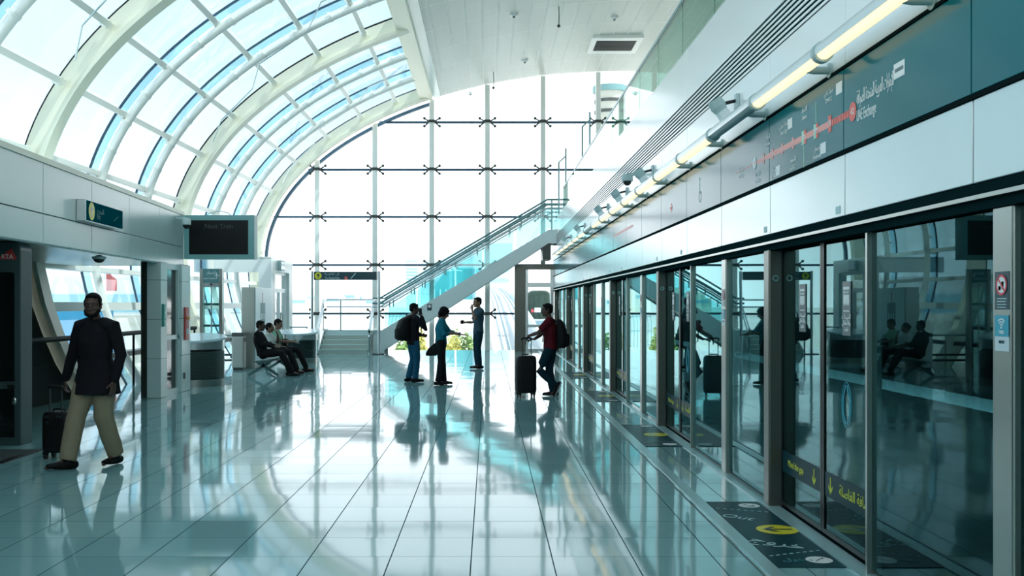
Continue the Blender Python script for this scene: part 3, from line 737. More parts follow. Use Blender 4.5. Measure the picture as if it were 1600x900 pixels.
for j in range(n):
    f = (j+.5)/n; x = up0.x+(up1.x-up0.x)*f; z = up0.z+(up1.z-up0.z)*f
    MB().box(x-.14, x+.16, 33.48, 34.72, z-.12, z-.06).build('tread', 'step_stone', st)
MB().box(stx(848), stx(861), 33.45, 34.7, lo1.z-.55, lo1.z).build('end_block', 'steel_dark', st)
def rail(off, m, r=.035, yy=33.36, x1=866, ext=898):
    a = V((stx(594), yy, stz(0,466)-off)); b = V((stx(855), yy, stz(0,312)-off))
    pts = [a, b, V((stx(872), yy, b.z+.0))]
    return MB().tube([a-V((.25,0,.0)), a]+pts[1:]+[V((stx(884),yy,b.z)), V((stx(890),yy,b.z-.03))], r, 8).build('handrail', m, st, smooth=40)
for yy in (33.36, 34.8):
    rail(0, 'rail_teal', .032, yy); rail(.17, 'rail_teal', .034, yy); rail(.29, 'rail_pale', .03, yy)
for yy in (33.42, 34.76):
    k = 5
    for j in range(k):
        f0, f1 = j/k+.004, (j+1)/k-.004
        q = lambda f, o: V((up0.x+(up1.x-up0.x)*f, yy, up0.z+(up1.z-up0.z)*f+o))
        MB().prism([q(f0,.02), q(f1,.02), q(f1,.72), q(f0,.72)], (0,.016,0)).build('glass_panel', 'glass_cyan', st)
        for f in (f0+.03, f1-.03):
            MB().bar(q(f,.62), q(f,.86), .04, .03, up=(0,1,0)).build('clamp', 'rail_teal', st)
    MB().box(stx(856), stx(884), yy, yy+.016, up1.z+.05, up1.z+.85).build('glass_panel', 'glass_cyan', st)
for x in (stx(862), stx(882)): MB().box(x-.025, x+.025, 33.34, 33.40, up1.z, up1.z+.98).build('post', 'rail_teal', st)
# handrails of the short steps and landing
for x in (SX0-.06, SX1+.06):
    for o in (0, -.25):
        MB().tube([V((x,32.75,.80+o)), V((x,32.95,.86+o)), V((x,34.15,1.80+o)), V((x,34.75,1.80+o))], .028, 8).build('handrail', 'rail_pale', st, smooth=40)
    MB().box(x-.02, x+.02, 32.93, 32.97, 0, .86).build('post', 'rail_teal', st); MB().box(x-.02, x+.02, 34.1, 34.14, .75, 1.78).build('post', 'rail_teal', st)
    MB().ell((x,32.93,.74), .05, .05, .05, 8, 6).build('rail_knuckle', 'steel_dark', st)
    MB().prism([V((x,33.0,.15)), V((x,34.1,.82)), V((x,34.1,1.5)), V((x,33.0,.62))], (.014,0,0)).build('glass_panel', 'glass_clear', st)
for z in (1.80, 1.55): MB().tube([V((SX0-.06,34.78,z)), V((SX1+.06,34.78,z))], .028, 8).build('handrail', 'rail_pale', st, smooth=40)
MB().box(SX0+.42, SX0+.46, 34.76, 34.8, .75, 1.78).build('post', 'rail_teal', st)
# little notice on the stringer
t = thing('notice_plate', 'small dark notice with a white round symbol on the stair side', 'notice', (stx(671), 33.385, stz(0,480)))
MB().box(-.075, .075, 0, .012, -.11, .11).build('plate', 'sign_dark', t, world=False)
mb = MB(); disc(mb, (0,-.001,.035), (1,0,0), (0,0,1), .055, 16); mb.build('symbol', 'letter_white', t, world=False)
mb = MB(); ring(mb, (0,-.003,.035), (1,0,0), (0,0,1), .03, .042, 16); mb.build('symbol_ring', 'sticker_red', t, world=False)

# guide sign on two poles
gx0, gx1 = (487.5-VX)*32.6/F, (592-VX)*32.6/F; gz1, gz0 = H+(VY-424.5)*32.6/F, H+(VY-437.5)*32.6/F
t = thing('overhead_sign', 'dark teal direction sign with yellow arrow disc held between two tall poles', 'sign', ((gx0+gx1)/2, 32.6, 0))
for x in (gx0, gx1):
    p = MB().cyl((x,32.6,.02), (x,32.6,gz1+.02), .045, 14).build('pole', 'rail_pale', t, smooth=40)
    MB().box(x-.2, x+.2, 32.45, 32.75, 0, .025).build('base_plate', 'steel_dark', p)
MB().box(gx0+.06, gx1-.06, 32.55, 32.65, gz0, gz1).build('sign_board', 'sign_dark', t, bevel=.01)
zc = (gz0+gz1)/2; mb = MB(); disc(mb, (gx0+.21,32.549,zc), (1,0,0), (0,0,1), .115); mb.build('arrow_disc', 'yellow', t)
mb = MB(); arrow(mb, (gx0+.21,32.546,zc), (1,0,0), (0,0,1), .15, .028); mb.build('arrow', 'sign_dark', t)
text('إلى الراشدية', .10, 'letter_pale', t, (gx0+.42,32.548,zc+.06), (1,0,0), (0,0,1), align='LEFT', ar=True)
text('To Rashidiya', .095, 'letter_pale', t, (gx0+.42,32.548,zc-.07), (1,0,0), (0,0,1), align='LEFT')
MB().box(gx0+1.08, gx0+1.17, 32.546, 32.549, zc-.12, zc-.03).build('line_square', 'line_red', t)
MB().bar((gx0+1.28,32.548,zc-.09), (gx0+1.44,32.548,zc+.09), .022, .003, up=(0,1,0)).build('stair_symbol', 'letter_pale', t)

# floor signs in front of the doors
for k in range(4):
    yc = 7.25+5.28*k; lab = ['nearest dark teal floor sign with yellow exit arrow before the doors', 'second dark teal floor sign along the doors, with yellow disc', 'third dark teal floor sign along the platform doors', 'fourth dark floor sign along the doors, near the luggage man'][k]
    t = thing('floor_sign', lab, 'floor sign', (2.02, yc, .0), 0, 'floor signs before the platform doors')
    MB().box(-.215, .215, -1.03, 1.03, .001, .006).build('sheet', 'floor_sheet', t, world=False)
    mb = MB(); disc(mb, (.08,0,.007), (1,0,0), (0,1,0), .15); mb.build('arrow_disc', 'yellow', t, world=False)
    mb = MB(); arrow(mb, (.08,0,.0085), (0,1,0), (-1,0,0), .22, .028); mb.build('arrow', 'sign_dark', t, world=False)
    if k == 0:
        text('Out', .16, 'letter_pale', t, (1.92,yc+.42,.0075), (.72,-.55,0), (.55,.72,0)); text('خروج', .19, 'letter_pale', t, (1.98,yc-.42,.0075), (.72,-.55,0), (.55,.72,0), ar=True)
        text('In', .08, 'letter_dim', t, (1.93,yc+.86,.0075), (1,0,0), (0,1,0)); text('دخول', .09, 'letter_dim', t, (1.98,yc-.86,.0075), (1,0,0), (0,1,0), ar=True)
    for s in (-1, 1):
        mb = MB(); 
        for j in range(8): mb.bar((-.19+j*.05,s*(.70-.0*j)-.02*j*s+.06*s,.0075), (-.165+j*.05,s*.70-.02*(j+.5)*s+.06*s,.0075), .014, .001)
        mb.build('dashed_line', 'letter_pale', t, world=False)
        mb = MB(); disc(mb, (.10,s*.86,.007), (1,0,0), (0,1,0), .085, 20); mb.build('arrow_disc', 'letter_white', t, world=False)
        mb = MB(); arrow(mb, (.10,s*.86,.0085), (.8,.6,0), (.6*1,-.8,0) if s > 0 else (.6,.8,0), .12, .018); mb.build('arrow', 'sign_dark', t, world=False)

# ================================================================ LEFT SIDE
# sign on the fascia
t = thing('direction_sign', 'teal direction sign with yellow arrow disc fixed to the left wall', 'sign', (-4.55,0,0)); t.rotation_euler = (0,0,RZ)
dA = 4.55/((VX-119)/F-.0705); dB = 4.55/((VX-177)/F-.0705); zA1, zA0 = H+(VY-311)*dA/F, H+(VY-345)*dA/F
t.location = (LX(dA), dA, zA0); la, lb, hh = .0, (dB-dA)*1.0, zA1-zA0
MB().box(0, .13, la, lb, 0, hh).build('sign_box', 'steel_pale', t, world=False, bevel=.008)
MB().box(.13, .138, la+.0, lb-.0, .012, hh-.012).build('sign_face', 'sign_matte', t, world=False)
xf = .1385; X_, U_ = (0,1,0), (0,0,1)
mb = MB(); disc(mb, (xf,.20,hh*.5), X_, U_, .125, 24, .001, .12); mb.build('arrow_disc', 'yellow', t, world=False)
mb = MB(); arrow(mb, (xf+.0015,.20,hh*.5), X_, U_, .16, .03); mb.build('arrow', 'sign_dark', t, world=False)
M = wm(t); W3 = M.to_3x3()
text('المخرج', .11, 'letter_dim', t, M @ V((xf,.42,hh*.60)), W3 @ V(X_), U_, align='LEFT', ar=True)
text('Exit', .10, 'letter_dim', t, M @ V((xf,.42,hh*.32)), W3 @ V(X_), U_, align='LEFT')
mb = MB(); mb.bar((xf,lb-.45,hh*.3), (xf,lb-.25,hh*.6), .002, .02, up=(1,0,0)); mb.build('pictogram', 'letter_dim', t, world=False)
# monitor at the end of the fascia
t = thing('monitor', 'large teal framed train monitor with black screen at the wall end', 'monitor', (-5.28, 19.6, 2.96))
mx0, mx1, mz0, mz1 = -.69, .69, -.43, .43
mb = MB()
for x0, x1, z0, z1 in ((mx0,mx1,mz0,mz0+.09), (mx0,mx1,mz1-.10,mz1), (mx0,mx0+.10,mz0+.09,mz1-.10), (mx1-.12,mx1,mz0+.09,mz1-.10)): mb.box(x0, x1, -.13, .13, z0, z1)
mb.build('case', 'monitor_case', t, world=False)
MB().box(mx0+.10, mx1-.12, -.115, .115, mz0+.09, mz1-.10).build('screen', 'screen_black', t, world=False)
text('Next Train', .125, 'letter_ghost', t, (-5.29, 19.6-.117, 3.17), (1,0,0), (0,0,1))
MB().bar((mx0-.35,.0,.12), (mx0+.02,.0,.12), .08, .12).build('mount_arm', 'speaker_grey', t, world=False)
MB().tube([(-.3,0,mz1), (-.2,0,mz1+.06), (.0,.0,mz1+.09), (.15,0,mz1+.05), (.2,0,mz1)], .009, 6).build('cable', 'steel_pale', t, world=False)
# cameras
t = thing('dome_camera', 'dome security camera on a bracket beside the big monitor', 'camera', (-5.855, 18.6, 3.18))
MB().bar((.0,.0,.08), (.25,.0,.05), .10, .05).build('arm', 'clad', t, world=False, bevel=.01)
MB().lathe((.2,0,-.05), [(.0,.12),(.06,.12),(.085,.07),(.085,0),(.07,0)], 18).build('housing', 'clad', t, world=False, smooth=35)
MB().ell((.2,0,-.05), .07, .07, .08, 14, 8).build('lens_dome', 'black_plastic', t, world=False, smooth=60)
t = thing('dome_camera', 'black dome security camera under the left soffit edge', 'camera', (-5.72, 14.6, 2.345))
MB().lathe((0,0,-.04), [(.09,0),(.10,.02),(.10,.04)], 18).build('housing', 'speaker_grey', t, world=False, smooth=35)
MB().ell((0,0,-.035), .08, .08, .06, 14, 8).build('lens_dome', 'black_plastic', t, world=False, smooth=60)
# ticket machine at the frame edge
t = thing('ticket_machine', 'tall dark machine with rounded corner and red triangle logo, at left frame edge', 'ticket machine', (-5.9, 11.6, 0))
def rrect(x0, x1, z0, z1, r, y, n=6):
    p = [V((x0,y,z0)), V((x1,y,z0))]
    for i in range(n+1): a = i*pi/2/n; p.append(V((x1-r+r*cos(a), y, z1-r+r*sin(a))))
    for i in range(n+1): a = pi/2+i*pi/2/n; p.append(V((x0+r+r*cos(a), y, z1-r+r*sin(a))))
    return p
MB().prism(rrect(-6.75,-5.46,0,2.37,.09,11.6), (0,.30,0)).build('body', 'machine_body', t, bevel=.01)
MB().prism(rrect(-6.70,-5.53,.75,2.02,.03,11.585), (0,.02,0)).build('glass_front', 'machine_glass', t)
MB().prism(rrect(-6.70,-5.53,.10,.66,.03,11.585), (0,.02,0)).build('lower_panel', 'machine_glass', t)
MB().box(-5.60, -5.52, 11.57, 11.6, .66, .71).build('coin_slot', 'chrome', t); MB().ell((-5.53,11.585,.52), .03, .01, .045, 12, 8).build('lock', 'chrome', t, smooth=60)
mb = MB(); mb.prism([V((-5.74,11.592,2.17)), V((-5.50,11.592,2.17)), V((-5.56,11.592,2.30))], (0,.004,0)); mb.build('logo', 'red_mark', t)
text('RTA', .075, 'letter_white', t, (-5.61, 11.59, 2.20), (1,0,0), (0,0,1))
t = thing('door_mat', 'dark rubber mat on the floor before the dark machine', 'mat', (-5.7, 10.85, 0))
MB().box(-6.6, -5.10, 10.3, 11.25, 0, .008).build('surface', 'mat_rubber', t); MB().box(-5.10, -5.02, 10.3, 11.25, 0, .014).build('edge_strip', 'black_plastic', t)
# dark hand rail along the recess
t = thing('hand_rail', 'long dark rail along the shell behind the walking man', 'rail', (-7.25, 17, 0))
MB().tube([(-7.25,12,1.06), (-7.25,24.6,1.06)], .045, 8).build('bar', 'rail_black', t, smooth=40)
for y in (12.2, 14.9, 17.6, 20.3, 22.7, 24.5): MB().cyl((-7.25,y,.0), (-7.25,y,1.06), .025, 8).build('post', 'rail_black', t, smooth=40)
# call plates on the posts
t = thing('exit_button_plate', 'green plate with push button on the nearer clad post', 'button', (-5.732, 17.5, 1.45))
MB().box(-.002, .03, -.05, .05, -.20, .20).build('plate', 'green_mark', t, world=False, bevel=.004); MB().box(.03, .04, -.02, .02, .02, .07).build('button', 'letter_pale', t, world=False); MB().box(.03, .035, -.03, .03, -.12, -.09).build('legend', 'letter_white', t, world=False)
t = thing('alarm_plate', 'red alarm plate with orange handle on the farther clad post', 'alarm', (-5.742, 18.85, 1.28))
MB().box(-.002, .03, -.10, .10, -.31, .31).build('plate', 'red_mark', t, world=False, bevel=.004); MB().box(.03, .07, -.04, .04, .08, .13).build('handle', 'orange_mark', t, world=False); MB().box(.03, .034, -.06, .06, -.2, -.1).build('legend', 'letter_pale', t, world=False)
t = thing('wall_socket', 'small dark socket low on the farther clad post', 'socket', (-5.742, 18.75, .30))
MB().box(-.002, .012, -.04, .04, -.06, .06).build('plate', 'steel_dark', t, world=False, bevel=.004); MB().box(.012, .014, -.02, .02, -.03, .03).build('outlet', 'black_plastic', t, world=False)

# steel kiosk drum with louvres
def kiosk(name, lab, x, y, r, h, louvre=True):
    t = thing(name, lab, 'counter', (x, y, 0))
    MB().lathe((0,0,0), [(.0,.0),(r*.98,0),(r*.98,.14),(.0,.14)], 48).build('base_ring', 'steel', t, world=False, smooth=35)
    MB().lathe((0,0,.14), [(.0,0),(r*.90,0),(r*.90,h-.36),(.0,h-.36)], 48).build('drum', 'louvre_gap', t, world=False, smooth=35)
    mb = MB()
    if louvre:
        n = int((h-.40)/.022)
        for j in range(n):
            z = .15+j*.022; mb.lathe((0,0,z), [(r*.9,0),(r*.975,.002),(r*.985,.013),(r*.9,.016)], 48)
        mb.build('louvre', 'kiosk_louvre', t, world=False, smooth=35)
    else:
        MB().lathe((0,0,.14), [(r*.9,0),(r*.96,0),(r*.96,h-.36),(r*.9,h-.36)], 48).build('panel', 'glass_cyan', t, world=False, smooth=35)
    MB().lathe((0,0,h-.22), [(.0,0),(r*1.0,0),(r*1.0,.18),(.0,.18)], 48).build('collar', 'steel_pale', t, world=False, smooth=35)
    # sloping oval top
    n = 48; rings = []
    for rr, dz in ((.001,.0), (r*1.02,.0), (r*1.03,-.02), (r*1.0,-.05)):
        rings.append([V((rr*cos(2*pi*k/n), rr*sin(2*pi*k/n), h+dz+.10*rr*sin(2*pi*k/n)+.02)) for k in range(n)])
    MB().loft(rings).build('top', 'kiosk_top', t, world=False, smooth=35)
    return t
kiosk('info_counter', 'round steel counter drum with louvred sides and pale sloping top', -6.02, 20.3, .62, .96)
kiosk('info_counter', 'round counter with pale top just behind the three seated people', -5.45, 28.25, .60, .86, False)
# glass lift door frame
t = thing('glass_lift', 'glass lift entrance with teal header sign and steel posts', 'lift', (-5.98, 21.9, 0))
lx0, lx1, ly = (313-VX)*21.8/F, (348-VX)*21.8/F, 21.8
for x in (lx0, lx1-.07): MB().box(x, x+.07, ly-.05, ly+.1, 0, 2.42).build('post', 'steel', t)
MB().box(lx0+.07, lx1-.07, ly-.045, ly+.1, 2.12, 2.42).build('header_sign', 'poster_teal', t)
MB().box(lx0+.07, lx1-.07, ly-.03, ly+.1, 2.02, 2.12).build('header_rail', 'steel_pale', t)
xm = (lx0+lx1)/2
for a, b in ((lx0+.07,xm-.008), (xm+.008,lx1-.07)): MB().box(a, b, ly, ly+.012, .03, 2.02).build('door_leaf', 'glass_lift', t)
MB().box(xm-.012, xm+.012, ly-.01, ly+.02, .03, 2.02).build('door_seal', 'steel_pale', t)
MB().ell((xm,ly-.035,2.08), .022, .01, .022, 10, 6).build('indicator', 'black_plastic', t)
for z in (.55, 1.15, 1.62): MB().box(lx0+.07, lx1-.07, ly+.06, ly+.09, z, z+.05).build('shaft_rail', 'steel_pale', t)
text('المطار', .085, 'letter_white', t, (xm, ly-.047, 2.33), (1,0,0), (0,0,1), ar=True); text('Airport Terminal 1', .058, 'letter_white', t, (xm-.03, ly-.047, 2.21), (1,0,0), (0,0,1), sx=.75)
mb = MB(); c = V((lx1-.12, ly-.048, 2.27)); mb.bar(c-V((0,0,.06)), c+V((0,0,.07)), .014, .002, up=(0,1,0)); mb.bar(c-V((.05,0,.01)), c+V((.0,0,.03)), .012, .002, up=(0,1,0)); mb.bar(c+V((.05,0,-.01)), c+V((.0,0,.03)), .012, .002, up=(0,1,0)); mb.build('plane_symbol', 'letter_white', t)
# bin
t = thing('litter_bin', 'tall stainless steel litter bin beside the steel slab', 'bin', (-6.28, 25.0, 0))
MB().box(-.15, .15, -.14, .14, .05, .84).build('body', 'steel', t, world=False, bevel=.02)
MB().prism([V((-.155,-.145,.84)), V((-.155,.145,.84)), V((-.155,.145,.93)), V((-.155,-.10,.93))], (.31,0,0)).build('hood', 'steel_dark', t, world=False, bevel=.01)
MB().box(.152, .158, -.08, .10, .70, .82).build('flap', 'black_plastic', t, world=False); MB().box(-.12, .12, -.11, .11, 0, .05).build('base', 'steel_dark', t, world=False)
# steel slab with poster
t = thing('poster_stand', 'tall steel slab with a pale tower poster behind the seated people', 'poster stand', (-6.15, 26.3, 0))
MB().box(-6.32, -5.975, 25.4, 27.3, 0, 2.08).build('slab', 'steel', t, bevel=.01)
MB().box(-5.975, -5.96, 25.42, 27.28, .12, 2.07).build('poster', 'poster_paper', t)
mb = MB(); xx = -5.958
mb.box(xx-.004, xx, 25.95, 26.5, 1.1, 1.68); mb.build('poster_tower', 'poster_teal', t)
mb = MB()
for j in range(3): mb.box(xx, xx+.001, 26.04+.16*j, 26.10+.16*j, 1.25, 1.40)
mb.build('tower_window', 'poster_paper', t)
MB().box(xx-.001, xx+.001, 26.18, 26.24, 1.68, 1.95).build('tower_spire', 'red_mark', t)
# guard rail
t = thing('guard_rail', 'low steel guard rail between the lift and the litter bin', 'rail', (-6.9, 25.3, 0))
for z, m in ((.86,'steel'), (.36,'steel_dark'), (.22,'steel_dark')): MB().tube([(-7.6,25.3,z), (-6.48,25.3,z)], .028, 8).build('bar', m, t, smooth=40)
for x in (-7.55, -6.95, -6.5): MB().cyl((x,25.3,0), (x,25.3,.86), .022, 8).build('post', 'steel', t, smooth=40)
t = thing('guard_rail', 'thin steel guard rail near the left pole of the overhead sign', 'rail', (-5.9, 31.4, 0))
for z in (.92, .5): MB().tube([(-6.3,31.4,z), (-5.72,31.4,z)], .022, 8).build('bar', 'steel_pale', t, smooth=40)
for x in (-6.25, -5.74): MB().cyl((x,31.4,0), (x,31.4,.92), .022, 8).build('post', 'steel_dark', t, smooth=40)
# light box on the portal
t = thing('exit_light_box', 'small pale exit light box high on the far white portal', 'light box', (-6.34, 30.2, 2.80))
MB().box(.0, .10, -.35, .25, -.14, .16).build('case', 'speaker_grey', t, world=False, bevel=.008); MB().box(.10, .105, -.31, .21, -.10, .12).build('face', 'kiosk_top', t, world=False)
# bench
t = thing('bench', 'low metal bench with crossed legs under the three seated people', 'bench', (-5.15, 23.6, 0))
for y in (22.75, 24.5):
    for s in (-1, 1):
        MB().bar((-5.15-s*.34,y,.02), (-5.15+s*.16,y,.34), .06, .07, up=(0,1,0)).build('leg', 'bench_teal', t)
MB().box(-5.22, -5.12, 22.45, 24.8, .28, .34).build('beam', 'bench_teal', t)
for k in range(4):
    y = 22.5+.58*k
    MB().prism([V((-5.33,y,.35)), V((-4.95,y,.375)), V((-4.93,y,.35)), V((-4.95,y,.335)), V((-5.33,y,.325))], (0,.54,0)).build('seat', 'bench_teal', t)
# ================================================================ PEOPLE
def remeshed(mb, name, m, parent, voxel, smooth_it=3, wrinkle=0., label=None):
    """merge overlapping closed pieces into one continuous skin"""
    me = mb.mesh('tmp'); import bmesh
    bm = bmesh.new(); bm.from_mesh(me); bmesh.ops.recalc_face_normals(bm, faces=bm.faces); bm.to_mesh(me); bm.free()
    o = bpy.data.objects.new('tmp', me); COL.objects.link(o)
    r = o.modifiers.new('r', 'REMESH'); r.mode = 'VOXEL'; r.voxel_size = voxel
    s = o.modifiers.new('s', 'SMOOTH'); s.factor = .5; s.iterations = smooth_it
    dg = bpy.context.evaluated_depsgraph_get(); dg.update()
    n = bpy.data.meshes.new_from_object(o.evaluated_get(dg)); bpy.data.objects.remove(o)
    if wrinkle:
        sh = random.random()*50
        nr = [v.normal.copy() for v in n.vertices]
        for v, q in zip(n.vertices, nr):
            c = v.co; f = noise.noise(V((c.x*9+sh, c.y*9, c.z*6)))*1.0 + noise.noise(V((c.x*20, c.y*20+sh, c.z*14)))*.45
            v.co = c + q*f*wrinkle
    n.polygons.foreach_set('use_smooth', [True]*len(n.polygons)); n.materials.clear(); n.materials.append(MATS[m]); n.name = name
    p = bpy.data.objects.new(name, n); COL.objects.link(p); p.parent = parent
    if label: p['label'] = label
    return p
def lerp(a, b, f): return V(a)*(1-f)+V(b)*f
def head_pieces(mb, hc, R, hs=1.):
    """hc: head centre (middle of skull), R: 3x3 head rotation, facing +Y in head frame"""
    prof = [(-.118,.030,.030,.052),(-.105,.046,.044,.042),(-.08,.058,.064,.026),(-.045,.066,.083,.010),(-.005,.072,.093,.0),(.03,.075,.097,-.004),(.065,.072,.094,-.008),(.09,.058,.075,-.012),(.108,.035,.045,-.014),(.116,.012,.015,-.014)]
    rings = []
    for z, rx, ry, yo in prof:
        rings.append([hc + R @ (V((rx*cos(2*pi*k/20), ry*sin(2*pi*k/20)+yo, z))*hs) for k in range(20)])
    mb.loft(rings)
    L = lambda x, y, z: hc + R @ (V((x,y,z))*hs)
    mb.tube([L(0,.088,.012), L(0,.104,-.015), L(0,.116,-.035), L(0,.098,-.045)], [.010*hs,.013*hs,.017*hs,.012*hs], 8, round_cap=True)      # nose
    mb.tube([L(-.045,.078,.024), L(-.02,.093,.028), L(.02,.093,.028), L(.045,.078,.024)], .010*hs, 8, round_cap=True)                    # brow
    mb.tube([L(-.026,.084,-.066), L(0,.093,-.064), L(.026,.084,-.066)], .0075*hs, 8, round_cap=True)                                   # upper lip
    mb.tube([L(-.022,.083,-.079), L(0,.091,-.079), L(.022,.083,-.079)], .008*hs, 8, round_cap=True)                                   # lower lip
    mb.ell(L(0,.074,-.105), .024*hs, .018*hs, .016*hs, 10, 6)
    for s in (-1, 1):
        mb.tube([L(s*.074,-.006,.022), L(s*.084,-.016,.006), L(s*.080,-.010,-.022), L(s*.072,.0,-.034)], [(.008*hs,.014*hs)]*4, 8, round_cap=True)   # ears
        mb.ell(L(s*.040,.055,-.03), .026*hs, .026*hs, .02*hs, 8, 6)
def hand_pieces(mb, w, d, n, side, curl=.35, sc=1., spread=.12):
    """w wrist, d pointing along the hand, n out of the palm, side: direction of the thumb"""
    d = V(d).normalized(); n = V(n); n = (n - d*n.dot(d)).normalized(); s = V(side); s = (s - d*s.dot(d) - n*s.dot(n))
    s = s.normalized() if s.length > 1e-4 else d.cross(n)
    mb.tube([w-d*.015*sc, w+d*.02*sc, w+d*.06*sc, w+d*.092*sc], [(.024*sc,.018*sc),(.032*sc,.016*sc),(.041*sc,.015*sc),(.038*sc,.012*sc)], 10, ref=n, round_cap=True)
    for off, ln, k in ((.030,.074,.9), (.010,.083,.95), (-.010,.077,1.), (-.029,.060,1.1)):
        p = w+d*.086*sc+s*off*sc; dd = (d + s*off*spread*10*.3).normalized(); pts = [p-d*.012*sc, p]; a = curl*.5*k
        for f in (.45,.32,.23):
            v = dd*cos(a)+n*sin(a); p = p+v*ln*f*sc; pts.append(p); a += curl*k
        mb.tube(pts, [.0095*sc,.0095*sc,.0092*sc,.0085*sc,.0072*sc], 8, round_cap=True)
    p = w+d*.030*sc+s*.028*sc; v1 = (d*.62+s*.70+n*.30).normalized(); v2 = (d*.85+s*.30+n*.40).normalized()
    mb.tube([w+d*.015*sc+s*.012*sc, p, p+v1*.036*sc, p+v1*.036*sc+v2*.028*sc], [.013*sc,.0125*sc,.0105*sc,.0085*sc], 8, round_cap=True)

def person(label, loc, rz, S, J, skin='skin_brown', top='cloth_black', bottom='denim', shoe='shoe_black', sleeve='long', hem=None, hair='short', head=(0,0,0), bulk=1., sole=None, group=None, women=False, collar=None, legw=1., hemw=1.):
    t = thing('person', label, 'person', loc, rz, group)
    g = {k: V(v)*S for k, v in J.items() if not isinstance(v, dict)}
    pel, che, nck, hd = g['pelvis'], g['chest'], g['neck'], g['head']
    up = (nck-pel).normalized()
    R = (Matrix.Rotation(radians(head[0]), 3, 'Z') @ Matrix.Rotation(radians(head[1]), 3, 'X') @ Matrix.Rotation(radians(head[2]), 3, 'Y'))
    sw = (g['shR']-g['shL']).length/2
    fy = V((0,1,0))
    # ---- skin: one continuous body
    mb = MB()
    mb.tube([pel-V((0,0,.06)), pel, lerp(pel,che,.5), che, lerp(che,nck,.6), nck], [(.12,.08),(.13,.085),(.11,.075),(.135,.085),(.10,.07),(.055,.055)], 16, ref=fy, round_cap=True)
    neckdir = (hd-nck)
    mb.tube([nck-neckdir.normalized()*.05, nck+neckdir*.30, hd-R@V((0,.006,.06))], [.058,.052,.050], 14, ref=fy)
    head_pieces(mb, hd, R, S*.99)
    for s in 'LR':
        sh, el, wr = g['sh'+s], g['el'+s], g['wr'+s]
        mb.tube([lerp(nck,sh,.35), sh, lerp(sh,el,.5), el, lerp(el,wr,.3), wr], [.045,.046,.042,.034,.036,.024], 12, round_cap=True)
        h = J.get('hand'+s) or {}
        fd = (wr-el).normalized()
        d = V(h.get('d', fd)); nn = V(h.get('n', (1,0,0) if s == 'L' else (-1,0,0))); sd = V(h.get('s', (0,1,0)))
        hand_pieces(mb, wr, d, nn, sd, h.get('curl', .35), S*1.0)
        hp, kn, an, to = g['hip'+s], g['kn'+s], g['an'+s], g['to'+s]
        mb.tube([lerp(pel,hp,.5), hp, kn, an], [.07,.068,.046,.032], 12, round_cap=True)
        mb.tube([an, lerp(an,to,.5), to], [.030,.026,.022], 8, round_cap=True)
    remeshed(mb, 'body', skin, t, .0062, 2)
    for s in (-1, 1):
        e = MB().ell(hd + R @ (V((s*.031,.076,.006))*S), .0105*S, .010*S, .010*S, 10, 8).build('eye', 'eye_white', t, world=False, smooth=60)
        MB().ell(hd + R @ (V((s*.031,.0840,.006))*S), .005*S, .004*S, .006*S, 8, 6).build('iris', 'hair_black', e, world=False, smooth=60)
    # ---- top
    mb = MB(); b = bulk
    hemp = pel + (V((0,0,-.10)) if hem is None else V((0,0,hem)))*S
    if hem is None and (g['knL']-g['hipL']).normalized().z > -.6: hemp = pel-up*.04
    wid = .165 if not women else .150
    mb.tube([hemp, lerp(hemp,pel,.6), lerp(pel,che,.45), che, lerp(che,nck,.45), lerp(che,nck,.80), nck+up*.015],
            [(wid*b*1.04*hemw,.122*b*hemw**1.9),(wid*b*1.03*hemw,.122*b*hemw),((wid-.012)*b,.112*b),(wid*1.05*b,.125*b),(wid*1.0*b,.112*b),(sw*.62,.085*b),(.066,.066)], 20, ref=fy, round_cap=False)
    if women: mb.tube([che+V((-.07,.07,.0)), che+V((.07,.07,.0))], .062, 10, round_cap=True)
    for s in 'LR':
        sh, el, wr = g['sh'+s], g['el'+s], g['wr'+s]
        a = lerp(nck,sh,.45)
        if sleeve == 'long': mb.tube([a, sh, lerp(sh,el,.5), el, lerp(el,wr,.5), lerp(el,wr,.93)], [.060*b,.068*b,.060*b,.052*b,.046*b,.040*b], 12, round_cap=True)
        elif sleeve == 'half': mb.tube([a, sh, lerp(sh,el,.5), el, lerp(el,wr,.30)], [.060*b,.066*b,.060*b,.053*b,.050*b], 12, round_cap=True)
        else: mb.tube([a, sh, lerp(sh,el,.45), lerp(sh,el,.78)], [.060*b,.066*b,.064*b,.063*b], 12)
    tp = remeshed(mb, 'jacket' if top.startswith('cloth') else 'shirt', top, t, .0105, 3, .005)
    if collar:
        MB().tube([nck+V((.062*cos(a),.062*sin(a),.02)) for a in [i*2*pi/20 for i in range(21)]], .014, 8).build('collar', collar, tp, world=False, smooth=60)
    # ---- trousers
    mb = MB(); seated = (g['knL']-g['hipL']).normalized().z > -.6
    wz = pel+V((0,0,.05))*S
    mb.tube([wz, pel-V((0,0,.02)), (g['hipL']+g['hipR'])/2-V((0,0,.03))], [(.150,.108),(.162,.118),(.158,.112)], 18, ref=fy, round_cap=True)
    for s in 'LR':
        hp, kn, an, to = g['hip'+s], g['kn'+s], g['an'+s], g['to'+s]
        mb.tube([hp, lerp(hp,kn,.35), lerp(hp,kn,.75), kn, lerp(kn,an,.4), lerp(kn,an,.99)], [.090*b*legw**.5,.090*b*legw,.076*b*legw,.070*b*legw,.068*b*legw,(.062*b if not women else .07)*legw], 14, round_cap=False)
    remeshed(mb, 'trousers', bottom, t, .0105, 3, .006)
